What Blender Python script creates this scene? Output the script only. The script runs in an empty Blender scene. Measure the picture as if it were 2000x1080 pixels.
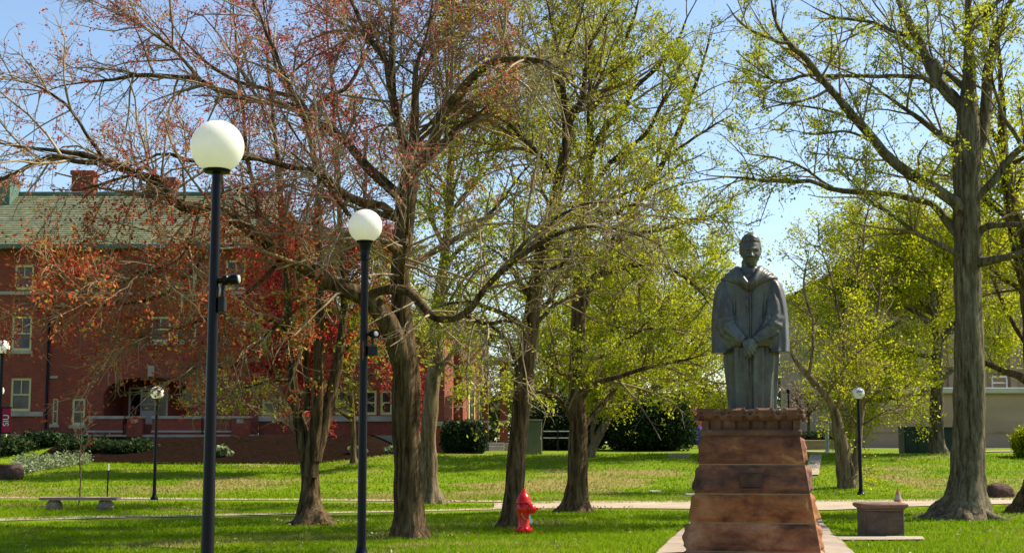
import bpy, bmesh, math, random
import numpy as np
from mathutils import Vector, Matrix, noise
rng = np.random.default_rng(11)
random.seed(5)
C = bpy.context.scene.collection
sc = bpy.context.scene
# ------------------------------------------------------------------ camera model
F = 2778.0; PITCH = math.radians(6.7); EYE = 1.65
cp, sp = math.cos(PITCH), math.sin(PITCH)
def P(u, v, y):
    """world point seen at photo pixel (u, v) at distance y"""
    a = (u - 1000) / F; b = (540 - v) / F
    t = y / (cp - b * sp)
    return np.array([a * t, y, EYE + t * (sp + b * cp)])
def S(y): return F / y * 1.0          # photo pixels per metre (about)
def ss(a, b, x):
    t = np.clip((x - a) / (b - a), 0, 1); return t * t * (3 - 2 * t)
def H(x, y):
    """terrain height"""
    x = np.asarray(x, float); y = np.asarray(y, float)
    amp = 0.85 + (1.25 - 0.85) * ss(-9, -4, x)
    z = amp * ss(43.5, 62, y)
    z = z + (1 - ss(-7.2, -4.6, x)) * 1.1 * ss(59.5, 68, y)
    z = z + 0.22 * ss(62, 90, y) * ss(-7, -4, x)
    z = z + 0.05 * np.sin(x * 0.55 + 1.3) * np.sin(y * 0.31) * ss(44, 50, y) * (1 - ss(80, 95, y))
    return z
def h(x, y): return float(H(x, y))
def G(u, v, y0=12.0, y1=160.0):
    """first point where the ray through photo pixel (u, v) meets the ground"""
    y = y0
    while y < y1:
        p = P(u, v, y)
        if p[2] <= h(p[0], y): return np.array([p[0], y, h(p[0], y)])
        y += 0.08
    p = P(u, v, 70.0); return np.array([p[0], 70.0, h(p[0], 70.0)])

cam = bpy.data.cameras.new('camera'); co = bpy.data.objects.new('camera', cam); C.objects.link(co)
co.location = (0, 0, EYE); co.rotation_euler = (math.pi / 2 + PITCH, 0, 0)
cam.sensor_width = 36; cam.lens = 36 * F / 2000; cam.clip_start = 0.1; cam.clip_end = 5000
sc.camera = co

# ------------------------------------------------------------------ light
SUN = Vector((0.90, 0.34, 1.02)).normalized()
w = bpy.data.worlds.new('World'); sc.world = w; w.use_nodes = True
nt = w.node_tree; nt.nodes.clear()
out = nt.nodes.new('ShaderNodeOutputWorld'); bg = nt.nodes.new('ShaderNodeBackground')
sky = nt.nodes.new('ShaderNodeTexSky'); sky.sky_type = 'NISHITA'; sky.sun_disc = False
sky.sun_elevation = math.asin(SUN.z); sky.sun_rotation = math.atan2(SUN.x, SUN.y)
sky.air_density = 1.0; sky.dust_density = 0.7; sky.ozone_density = 2.2
bg.inputs['Strength'].default_value = 0.105
nt.links.new(sky.outputs[0], bg.inputs[0]); nt.links.new(bg.outputs[0], out.inputs[0])
sl = bpy.data.lights.new('sun', 'SUN'); sl.energy = 5.0; sl.angle = math.radians(0.5); sl.color = (1, 0.91, 0.74)
so = bpy.data.objects.new('sun', sl); C.objects.link(so)
so.rotation_euler = SUN.to_track_quat('Z', 'Y').to_euler()
sc.view_settings.view_transform = 'Standard'; sc.view_settings.look = 'None'
sc.view_settings.exposure = 0.95; sc.view_settings.gamma = 1
sc.cycles.max_bounces = 6; sc.cycles.transparent_max_bounces = 6
sc.cycles.use_denoising = True

# ------------------------------------------------------------------ materials
def new_mat(name):
    m = bpy.data.materials.new(name); m.use_nodes = True
    n = m.node_tree; b = n.nodes['Principled BSDF']; return m, n, b
def ramp(n, fac, stops):
    r = n.nodes.new('ShaderNodeValToRGB'); e = r.color_ramp.elements
    while len(e) < len(stops): e.new(0.5)
    for i, (p, c) in enumerate(stops): e[i].position = p; e[i].color = (*c, 1)
    n.links.new(fac, r.inputs[0]); return r.outputs[0]
def coords(n, scale=(1, 1, 1), kind='Object'):
    t = n.nodes.new('ShaderNodeTexCoord'); m = n.nodes.new('ShaderNodeMapping'); m.inputs['Scale'].default_value = scale
    n.links.new(t.outputs[kind], m.inputs[0]); return m.outputs[0]
def nz(n, vec, scale, detail=6, rough=0.6, dist=0.0):
    t = n.nodes.new('ShaderNodeTexNoise'); t.inputs['Scale'].default_value = scale
    t.inputs['Detail'].default_value = detail; t.inputs['Roughness'].default_value = rough; t.inputs['Distortion'].default_value = dist
    n.links.new(vec, t.inputs['Vector']); return t.outputs['Fac']
def mix(n, fac, a, b, mode='MIX'):
    m = n.nodes.new('ShaderNodeMix'); m.data_type = 'RGBA'; m.blend_type = mode
    for i, x in ((0, fac), (6, a), (7, b)):
        if isinstance(x, (int, float)): m.inputs[i].default_value = x
        elif isinstance(x, tuple): m.inputs[i].default_value = (*x, 1)
        else: n.links.new(x, m.inputs[i])
    return m.outputs[2]
def bump(n, b, hgt, strength=0.4, dist=0.02):
    k = n.nodes.new('ShaderNodeBump'); k.inputs['Strength'].default_value = strength; k.inputs['Distance'].default_value = dist
    n.links.new(hgt, k.inputs['Height']); n.links.new(k.outputs[0], b.inputs['Normal'])
def pmat(name, stops, scale=3, rough=0.8, bs=0.4, bscale=20, bd=0.02, stretch=(1, 1, 1), metal=0.0, detail=8, fine=0.25, spec=0.12):
    m, n, b = new_mat(name); v = coords(n, stretch)
    f = nz(n, v, scale, detail); c = ramp(n, f, stops)
    f2 = nz(n, v, bscale, 6, 0.65)
    if fine: c = mix(n, fine, c, ramp(n, f2, [(0.3, (0.25, 0.25, 0.25)), (0.7, (1, 1, 1))]), 'MULTIPLY')
    n.links.new(c, b.inputs['Base Color']); b.inputs['Roughness'].default_value = rough; b.inputs['Metallic'].default_value = metal
    b.inputs['Specular IOR Level'].default_value = spec
    if bs: bump(n, b, f2, bs, bd)
    return m
def leaf_mat(name, stops, trans=0.5, tcol=None):
    m, n, b = new_mat(name)
    a = n.nodes.new('ShaderNodeAttribute'); a.attribute_name = 'tint'
    c = ramp(n, a.outputs['Fac'], stops)
    n.links.new(c, b.inputs['Base Color']); b.inputs['Roughness'].default_value = 0.6; b.inputs['Specular IOR Level'].default_value = 0.06
    t = n.nodes.new('ShaderNodeBsdfTranslucent'); n.links.new(c, t.inputs[0])
    x = n.nodes.new('ShaderNodeMixShader'); x.inputs[0].default_value = trans
    n.links.new(b.outputs[0], x.inputs[1]); n.links.new(t.outputs[0], x.inputs[2])
    n.links.new(x.outputs[0], n.nodes['Material Output'].inputs[0]); return m
def brick_mat(name, c1, c2, mortar, scale=1.0, rough=0.85, bw=0.215, bh=0.075):
    m, n, b = new_mat(name)
    t = n.nodes.new('ShaderNodeTexCoord'); s = n.nodes.new('ShaderNodeSeparateXYZ'); n.links.new(t.outputs['Object'], s.inputs[0])
    ad = n.nodes.new('ShaderNodeMath'); n.links.new(s.outputs[0], ad.inputs[0]); n.links.new(s.outputs[1], ad.inputs[1])
    cb = n.nodes.new('ShaderNodeCombineXYZ'); n.links.new(ad.outputs[0], cb.inputs[0]); n.links.new(s.outputs[2], cb.inputs[1])
    k = n.nodes.new('ShaderNodeTexBrick'); n.links.new(cb.outputs[0], k.inputs['Vector'])
    k.inputs['Scale'].default_value = scale; k.inputs['Brick Width'].default_value = bw; k.inputs['Row Height'].default_value = bh
    k.inputs['Mortar Size'].default_value = 0.007; k.inputs['Color1'].default_value = (*c1, 1); k.inputs['Color2'].default_value = (*c2, 1); k.inputs['Mortar'].default_value = (*mortar, 1)
    v = coords(n); f = nz(n, v, 0.5, 8, 0.7); f3 = nz(n, v, 7, 4, 0.6)
    c = mix(n, 0.55, k.outputs['Color'], ramp(n, f, [(0.35, (0.4, 0.38, 0.38)), (0.65, (1, 1, 1))]), 'MULTIPLY')
    c = mix(n, 0.3, c, ramp(n, f3, [(0.35, (0.35, 0.3, 0.3)), (0.65, (1, 1, 1))]), 'MULTIPLY')
    n.links.new(c, b.inputs['Base Color']); b.inputs['Roughness'].default_value = rough
    bump(n, b, k.outputs['Fac'], -0.3, 0.01); return m

M = {}
def bark(name, c1, c2, c3):
    m, n, b = new_mat(name); big = nz(n, coords(n, (1, 1, 0.6)), 1.1, 5, 0.6); rid = nz(n, coords(n, (8, 8, 1.0)), 1.5, 7, 0.7, 0.4); fin = nz(n, coords(n, (2, 2, 1)), 14, 5, 0.7)
    c = ramp(n, rid, [(0.36, c1), (0.5, c2), (0.66, c3)]); c = mix(n, 0.55, c, ramp(n, big, [(0.35, (0.45, 0.42, 0.36)), (0.62, (1, 1, 1))]), 'MULTIPLY')
    c = mix(n, 0.4, c, ramp(n, fin, [(0.35, (0.4, 0.38, 0.34)), (0.65, (1, 1, 1))]), 'MULTIPLY'); n.links.new(c, b.inputs['Base Color']); b.inputs['Roughness'].default_value = 0.95; b.inputs['Specular IOR Level'].default_value = 0.08
    bump(n, b, rid, 1.0, 0.07); return m
M['bark_dark'] = bark('bark_dark', (0.030, 0.018, 0.008), (0.125, 0.082, 0.042), (0.25, 0.18, 0.10))
M['bark_grey'] = bark('bark_grey', (0.055, 0.042, 0.025), (0.17, 0.14, 0.088), (0.31, 0.265, 0.18))
M['bark_pale'] = bark('bark_pale', (0.075, 0.052, 0.03), (0.22, 0.165, 0.10), (0.34, 0.27, 0.175))
M['twig_red'] = pmat('twig_red', [(0.35, (0.13, 0.088, 0.05)), (0.65, (0.42, 0.32, 0.19))], 0.8, 0.9, 0, 9, fine=0)
M['twig_brown'] = pmat('twig_brown', [(0.35, (0.085, 0.058, 0.028)), (0.65, (0.32, 0.24, 0.135))], 0.8, 0.9, 0, 9, fine=0)
G1 = [(0.0, (0.19, 0.24, 0.010)), (0.35, (0.31, 0.36, 0.015)), (0.7, (0.43, 0.45, 0.028)), (1.0, (0.56, 0.52, 0.06))]
M['leaf_spring'] = leaf_mat('leaf_spring', G1, 0.55)
M['leaf_bright'] = leaf_mat('leaf_bright', [(0, (0.22, 0.26, 0.006)), (0.4, (0.38, 0.41, 0.008)), (0.8, (0.52, 0.52, 0.015)), (1, (0.62, 0.56, 0.04))], 0.55)
M['leaf_olive'] = leaf_mat('leaf_olive', [(0, (0.15, 0.16, 0.010)), (0.5, (0.31, 0.31, 0.018)), (1, (0.48, 0.42, 0.05))], 0.5)
M['leaf_red'] = leaf_mat('leaf_red', [(0, (0.22, 0.03, 0.035)), (0.5, (0.42, 0.085, 0.075)), (0.85, (0.52, 0.15, 0.10)), (1, (0.55, 0.26, 0.12))], 0.5)
M['leaf_orange'] = leaf_mat('leaf_orange', [(0, (0.28, 0.03, 0.02)), (0.5, (0.48, 0.09, 0.035)), (0.85, (0.60, 0.20, 0.05)), (1, (0.6, 0.36, 0.06))], 0.5)
M['leaf_crimson'] = leaf_mat('leaf_crimson', [(0, (0.18, 0.010, 0.012)), (0.6, (0.46, 0.026, 0.024)), (1, (0.62, 0.10, 0.06))], 0.45)
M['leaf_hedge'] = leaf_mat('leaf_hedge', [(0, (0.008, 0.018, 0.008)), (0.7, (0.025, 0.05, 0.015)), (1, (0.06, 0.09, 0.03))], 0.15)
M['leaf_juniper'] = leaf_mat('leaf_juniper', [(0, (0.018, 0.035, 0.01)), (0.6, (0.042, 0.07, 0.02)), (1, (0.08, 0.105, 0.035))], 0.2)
M['leaf_cover'] = leaf_mat('leaf_cover', [(0, (0.10, 0.14, 0.05)), (0.6, (0.22, 0.27, 0.12)), (1, (0.42, 0.44, 0.28))], 0.3)
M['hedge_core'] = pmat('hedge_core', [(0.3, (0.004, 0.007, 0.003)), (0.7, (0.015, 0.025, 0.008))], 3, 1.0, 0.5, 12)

def grass_color(n, base_t=None):
    v = coords(n); big = nz(n, v, 0.16, 5, 0.6, 0.3)
    v2 = coords(n, (0.5, 1.4, 1)); mid = nz(n, v2, 0.55, 6, 0.65)
    c = ramp(n, mid, [(0.3, (0.14, 0.235, 0.004)), (0.5, (0.205, 0.315, 0.004)), (0.7, (0.285, 0.36, 0.008))])
    # worn dry strips near the foot of the rise
    s = n.nodes.new('ShaderNodeSeparateXYZ'); n.links.new(v, s.inputs[0])
    mr = n.nodes.new('ShaderNodeMapRange'); mr.interpolation_type = 'SMOOTHSTEP'
    n.links.new(s.outputs[1], mr.inputs[0]); mr.inputs[1].default_value = 40.5; mr.inputs[2].default_value = 45.5
    mr2 = n.nodes.new('ShaderNodeMapRange'); mr2.interpolation_type = 'SMOOTHSTEP'
    n.links.new(s.outputs[1], mr2.inputs[0]); mr2.inputs[1].default_value = 56; mr2.inputs[2].default_value = 49
    mu = n.nodes.new('ShaderNodeMath'); mu.operation = 'MULTIPLY'; n.links.new(mr.outputs[0], mu.inputs[0]); n.links.new(mr2.outputs[0], mu.inputs[1])
    mk = n.nodes.new('ShaderNodeMath'); mk.operation = 'MULTIPLY_ADD'; n.links.new(mu.outputs[0], mk.inputs[0]); mk.inputs[1].default_value = 0.075; n.links.new(big, mk.inputs[2])
    v3 = coords(n, (0.35, 1.6, 1)); pa = nz(n, v3, 0.7, 7, 0.7)
    ad = n.nodes.new('ShaderNodeMath'); ad.operation = 'MULTIPLY_ADD'; n.links.new(pa, ad.inputs[0]); ad.inputs[1].default_value = 0.75; n.links.new(mk.outputs[0], ad.inputs[2])
    d = ramp(n, ad.outputs[0], [(0.96, (0, 0, 0)), (1.06, (0.8, 0.8, 0.8))])
    c = mix(n, d, c, (0.40, 0.31, 0.11))
    return c
m, n, b = new_mat('lawn_soil'); c = grass_color(n)
f = nz(n, coords(n), 18, 6, 0.7); c = mix(n, 0.75, c, ramp(n, f, [(0.3, (0.2, 0.22, 0.18)), (0.75, (0.8, 0.8, 0.8))]), 'MULTIPLY')
n.links.new(c, b.inputs['Base Color']); b.inputs['Roughness'].default_value = 0.95; b.inputs['Specular IOR Level'].default_value = 0.1
bump(n, b, f, 0.8, 0.05); M['lawn'] = m
m, n, b = new_mat('grass_blade'); c = grass_color(n)
a = n.nodes.new('ShaderNodeAttribute'); a.attribute_name = 'tint'
c = mix(n, 1.0, c, ramp(n, a.outputs['Fac'], [(0, (0.5, 0.62, 0.5)), (0.6, (1, 1, 1)), (1, (1.0, 0.95, 0.85))]), 'MULTIPLY')
n.links.new(c, b.inputs['Base Color']); b.inputs['Roughness'].default_value = 0.6; b.inputs['Specular IOR Level'].default_value = 0.05
t = n.nodes.new('ShaderNodeBsdfTranslucent'); n.links.new(c, t.inputs[0]); x = n.nodes.new('ShaderNodeMixShader'); x.inputs[0].default_value = 0.45
n.links.new(b.outputs[0], x.inputs[1]); n.links.new(t.outputs[0], x.inputs[2]); n.links.new(x.outputs[0], n.nodes['Material Output'].inputs[0]); M['blade'] = m

M['path'] = pmat('path_concrete', [(0.3, (0.33, 0.255, 0.18)), (0.7, (0.47, 0.385, 0.29))], 0.9, 0.9, 0.3, 25, 0.01, fine=0.25)
M['paver'] = brick_mat('paver', (0.34, 0.26, 0.19), (0.42, 0.33, 0.25), (0.16, 0.13, 0.09), 1.0, 0.9, 0.9, 0.45)
M['mulch'] = pmat('mulch', [(0.3, (0.010, 0.006, 0.004)), (0.7, (0.032, 0.019, 0.012))], 6, 1.0, 1.0, 30, 0.06, fine=0.6, spec=0.0)
M['brick'] = brick_mat('brick_red', (0.24, 0.034, 0.012), (0.33, 0.058, 0.020), (0.25, 0.095, 0.055))
M['brick_tan'] = brick_mat('brick_tan', (0.40, 0.255, 0.155), (0.46, 0.30, 0.185), (0.42, 0.32, 0.22))
M['stone_trim'] = pmat('stone_trim', [(0.3, (0.30, 0.26, 0.20)), (0.7, (0.45, 0.40, 0.32))], 1.5, 0.9, 0.3, 20)
M['cream'] = pmat('cream_paint', [(0.3, (0.58, 0.47, 0.19)), (0.7, (0.70, 0.59, 0.27))], 2, 0.6, 0.1, 20, fine=0.1)
M['white'] = pmat('white_paint', [(0.3, (0.62, 0.6, 0.55)), (0.7, (0.8, 0.78, 0.73))], 2, 0.5, 0.1, 20, fine=0.1)
M['dark_in'] = pmat('dark_interior', [(0.3, (0.012, 0.011, 0.012)), (0.7, (0.03, 0.026, 0.025))], 2, 0.9, 0, 5)
m, n, b = new_mat('window_glass'); n.links.new(ramp(n, nz(n, coords(n), 0.9, 3), [(0.4, (0.012, 0.013, 0.015)), (0.65, (0.06, 0.06, 0.055))]), b.inputs['Base Color'])
b.inputs['Roughness'].default_value = 0.08; b.inputs['Specular IOR Level'].default_value = 0.35; bump(n, b, nz(n, coords(n), 1.5, 2), 0.15, 0.05); M['glass'] = m
M['slate'] = pmat('slate_green', [(0.3, (0.10, 0.11, 0.06)), (0.55, (0.20, 0.215, 0.125)), (0.75, (0.33, 0.34, 0.22))], 2.4, 0.8, 0.5, 12, 0.02, (1, 1, 1), fine=0.45)
M['copper'] = pmat('green_copper', [(0.3, (0.06, 0.12, 0.09)), (0.7, (0.12, 0.20, 0.16))], 2, 0.7, 0.2, 15)
M['pole'] = pmat('dark_painted_pole', [(0.3, (0.003, 0.0022, 0.004)), (0.7, (0.007, 0.005, 0.008))], 1.5, 0.28, 0.08, 30, 0.003, (4, 4, 0.6), fine=0.2, spec=0.16)
M['boxgrey'] = pmat('dark_grey_box', [(0.3, (0.012, 0.013, 0.014)), (0.7, (0.022, 0.023, 0.025))], 3, 0.5, 0.1, 20, spec=0.2)
M['rust'] = pmat('pole_rust', [(0.3, (0.13, 0.045, 0.015)), (0.7, (0.25, 0.1, 0.03))], 14, 0.9, 0.3, 30)
m, n, b = new_mat('lamp_globe'); c = ramp(n, nz(n, coords(n), 2.5, 6), [(0.35, (0.90, 0.865, 0.79)), (0.65, (0.97, 0.95, 0.90))])
n.links.new(c, b.inputs['Base Color']); b.inputs['Roughness'].default_value = 0.25; t = n.nodes.new('ShaderNodeBsdfTranslucent'); n.links.new(c, t.inputs[0]); x = n.nodes.new('ShaderNodeMixShader'); x.inputs[0].default_value = 0.42
n.links.new(b.outputs[0], x.inputs[1]); n.links.new(t.outputs[0], x.inputs[2]); n.links.new(x.outputs[0], n.nodes['Material Output'].inputs[0]); M['globe'] = m
m, n, b = new_mat('painted_reflection_globe'); c = ramp(n, nz(n, coords(n), 9, 5, 0.7), [(0.40, (0.14, 0.15, 0.13)), (0.52, (0.72, 0.71, 0.68))])  # noise speckle paints the reflections of a clear globe into the colour
n.links.new(c, b.inputs['Base Color']); b.inputs['Roughness'].default_value = 0.1; M['globe_painted_reflection'] = m
m, n, b = new_mat('weathered_bronze'); v = coords(n, (1.5, 1.5, 0.8)); f1 = nz(n, v, 2.0, 8, 0.65); f2 = nz(n, coords(n), 14, 6, 0.65); f3 = nz(n, coords(n, (9, 9, 0.55)), 1.6, 7, 0.7); f4 = nz(n, coords(n), 1.3, 4, 0.6)
c = ramp(n, f1, [(0.3, (0.040, 0.037, 0.030)), (0.5, (0.088, 0.085, 0.071)), (0.64, (0.118, 0.134, 0.122)), (0.78, (0.22, 0.245, 0.225))])
c = mix(n, ramp(n, f4, [(0.45, (0, 0, 0)), (0.62, (0.75, 0.75, 0.75))]), c, (0.075, 0.058, 0.043))
c = mix(n, ramp(n, f3, [(0.58, (0, 0, 0)), (0.74, (0.6, 0.6, 0.6))]), c, (0.30, 0.315, 0.285))
c = mix(n, 0.5, c, ramp(n, f2, [(0.3, (0.45, 0.42, 0.36)), (0.65, (1, 1, 1))]), 'MULTIPLY'); n.links.new(c, b.inputs['Base Color'])
b.inputs['Metallic'].default_value = 0.22; b.inputs['Roughness'].default_value = 0.42; bump(n, b, f2, 0.35, 0.015); M['bronze'] = m
def sand(name, stops, sc_=2.2):
    m, n, b = new_mat(name); v = coords(n, (0.75, 0.8, 1.35)); f1 = nz(n, v, sc_, 10, 0.66, 0.25); f2 = nz(n, coords(n), 16, 8, 0.75)
    c = ramp(n, f1, stops); c = mix(n, 0.45, c, ramp(n, f2, [(0.3, (0.4, 0.36, 0.33)), (0.65, (1, 1, 1))]), 'MULTIPLY')
    n.links.new(c, b.inputs['Base Color']); b.inputs['Roughness'].default_value = 0.9; bump(n, b, f2, 0.8, 0.035); return m
SAND = [sand('sandstone_a', [(0.36, (0.075, 0.022, 0.008)), (0.5, (0.195, 0.068, 0.029)), (0.59, (0.27, 0.105, 0.042)), (0.67, (0.52, 0.24, 0.065))], 2.6),
        sand('sandstone_b', [(0.36, (0.048, 0.022, 0.013)), (0.5, (0.145, 0.06, 0.033)), (0.6, (0.26, 0.10, 0.043)), (0.69, (0.34, 0.18, 0.10))], 3.0),
        sand('sandstone_c', [(0.36, (0.13, 0.036, 0.008)), (0.48, (0.31, 0.11, 0.031)), (0.59, (0.41, 0.17, 0.055)), (0.7, (0.46, 0.22, 0.085))], 2.4),
        sand('sandstone_d', [(0.36, (0.075, 0.024, 0.010)), (0.5, (0.25, 0.09, 0.035)), (0.6, (0.40, 0.175, 0.075)), (0.69, (0.48, 0.26, 0.13))], 2.2)]
M['cap'] = sand('sandstone_carved', [(0.3, (0.085, 0.037, 0.02)), (0.55, (0.165, 0.075, 0.04)), (0.75, (0.28, 0.15, 0.085))], 4)
M['mortar'] = pmat('mortar', [(0.3, (0.22, 0.17, 0.095)), (0.7, (0.34, 0.27, 0.16))], 5, 0.95, 0.2, 30)
M['plaque'] = pmat('plaque_bronze', [(0.3, (0.05, 0.028, 0.02)), (0.7, (0.11, 0.06, 0.043))], 9, 0.6, 0.2, 40, metal=0.2)
M['red'] = pmat('red_enamel', [(0.3, (0.58, 0.003, 0.004)), (0.7, (0.74, 0.006, 0.008))], 5, 0.28, 0.15, 40, 0.004, fine=0.15, spec=0.5)
M['tag'] = pmat('white_tag', [(0.3, (0.6, 0.62, 0.62)), (0.7, (0.8, 0.8, 0.8))], 20, 0.5, 0, 5, fine=0.1)
M['chain'] = pmat('chain_pink', [(0.3, (0.5, 0.25, 0.22)), (0.7, (0.62, 0.36, 0.3))], 20, 0.5, 0, 5, metal=0.2)
M['plinth'] = sand('dark_cast_stone', [(0.3, (0.06, 0.045, 0.03)), (0.55, (0.12, 0.088, 0.058)), (0.75, (0.21, 0.15, 0.105))], 3)
M['plinth_cap'] = sand('brown_cast_cap', [(0.3, (0.13, 0.075, 0.05)), (0.6, (0.24, 0.14, 0.10)), (0.8, (0.36, 0.23, 0.17))], 5)
M['bench'] = pmat('granite_bench', [(0.3, (0.22, 0.15, 0.11)), (0.7, (0.40, 0.32, 0.26))], 9, 0.8, 0.4, 40, 0.01, fine=0.4)
M['boulder'] = pmat('boulder_brown', [(0.3, (0.05, 0.034, 0.028)), (0.7, (0.16, 0.10, 0.08))], 2, 0.95, 0.9, 8, 0.08, fine=0.4)
M['cone'] = pmat('cone_orange', [(0.3, (0.52, 0.19, 0.12)), (0.7, (0.62, 0.27, 0.17))], 9, 0.6, 0.1, 20, fine=0.15)
M['cone_white'] = pmat('cone_band', [(0.3, (0.50, 0.42, 0.36)), (0.7, (0.62, 0.54, 0.46))], 9, 0.6, 0.1, 20, fine=0.15)
M['cabinet'] = pmat('olive_cabinet', [(0.3, (0.14, 0.15, 0.075)), (0.7, (0.20, 0.21, 0.12))], 1.2, 0.5, 0.1, 20, fine=0.2)
M['dkgreen'] = pmat('dark_green_metal', [(0.3, (0.016, 0.03, 0.026)), (0.7, (0.03, 0.05, 0.042))], 1.2, 0.5, 0.1, 20, fine=0.2)
M['concrete'] = pmat('beige_concrete', [(0.3, (0.37, 0.25, 0.165)), (0.7, (0.47, 0.335, 0.235))], 0.35, 0.9, 0.3, 14, 0.01, (1, 1, 2.5), fine=0.2)
M['roofslab'] = pmat('pale_slab', [(0.3, (0.46, 0.43, 0.36)), (0.7, (0.58, 0.54, 0.47))], 0.8, 0.9, 0.2, 14, fine=0.2)
M['metal'] = pmat('grey_metal', [(0.3, (0.34, 0.34, 0.33)), (0.7, (0.48, 0.48, 0.46))], 3, 0.5, 0.1, 20, metal=0.3, fine=0.15)
M['maroon'] = pmat('maroon_cloth', [(0.3, (0.30, 0.015, 0.06)), (0.7, (0.42, 0.03, 0.09))], 4, 0.8, 0.2, 20, fine=0.15)
M['pink'] = pmat('pink_fabric', [(0.3, (0.62, 0.06, 0.12)), (0.7, (0.75, 0.14, 0.2))], 2, 0.7, 0.2, 10, fine=0.2)
M['blue'] = pmat('blue_fabric', [(0.3, (0.02, 0.05, 0.32)), (0.7, (0.10, 0.06, 0.36))], 1.2, 0.7, 0.2, 10, fine=0.2)
M['wood'] = pmat('stake_wood', [(0.3, (0.12, 0.10, 0.07)), (0.7, (0.24, 0.2, 0.15))], 4, 0.9, 0.3, 20)
M['pinktree'] = leaf_mat('leaf_blossom', [(0, (0.16, 0.09, 0.09)), (1, (0.36, 0.25, 0.24))], 0.45)
M['litter'] = leaf_mat('leaf_litter', [(0, (0.12, 0.075, 0.035)), (0.7, (0.34, 0.25, 0.13)), (1, (0.6, 0.55, 0.42))], 0.2)
M['farwood'] = leaf_mat('leaf_far', [(0, (0.035, 0.05, 0.012)), (0.6, (0.10, 0.13, 0.03)), (1, (0.22, 0.22, 0.07))], 0.35)

# ------------------------------------------------------------------ object helpers
ORG = {}
def reg(o, org): ORG[o.name] = np.array(org, float); return o
def tag(o, label, cat, group=None, kind=None):
    if label: o['label'] = label
    if cat: o['category'] = cat
    if group: o['group'] = group
    if kind: o['kind'] = kind
    return o
def thing(name, label, cat, loc, group=None):
    o = bpy.data.objects.new(name, None); C.objects.link(o); o.location = tuple(map(float, loc)); o.empty_display_size = 0.2
    tag(o, label, cat, group); return reg(o, loc)
def link(name, me, mat, parent=None, org=None, label=None):
    o = bpy.data.objects.new(name, me); C.objects.link(o)
    for mm in (mat if isinstance(mat, (list, tuple)) else [mat]): me.materials.append(mm)
    if parent is not None: o.parent = parent; reg(o, ORG[parent.name])
    else:
        org = np.zeros(3) if org is None else np.asarray(org, float); o.location = tuple(map(float, org)); reg(o, org)
    if label: o['label'] = label
    return o
def np_mesh(name, V, Fc, org, tint=None, smooth=False):
    """V (N,3), Fc (M,k) with k = 3 or 4"""
    V = np.asarray(V, np.float32) - np.asarray(org, np.float32); Fc = np.asarray(Fc, np.int32)
    me = bpy.data.meshes.new(name); k = Fc.shape[1]; mN = len(Fc)
    me.vertices.add(len(V)); me.vertices.foreach_set('co', V.ravel())
    me.loops.add(mN * k); me.loops.foreach_set('vertex_index', Fc.ravel())
    me.polygons.add(mN); me.polygons.foreach_set('loop_start', np.arange(0, mN * k, k, dtype=np.int32))
    if smooth: me.polygons.foreach_set('use_smooth', np.ones(mN, bool))
    if tint is not None:
        a = me.attributes.new('tint', 'FLOAT', 'POINT'); a.data.foreach_set('value', np.asarray(tint, np.float32))
    me.update(calc_edges=True); return me
def np_obj(name, V, Fc, mat, parent=None, org=None, tint=None, smooth=False):
    o_ = ORG[parent.name] if parent is not None else (np.zeros(3) if org is None else np.asarray(org, float))
    return link(name, np_mesh(name, V, Fc, o_, tint, smooth), mat, parent, org)
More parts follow.
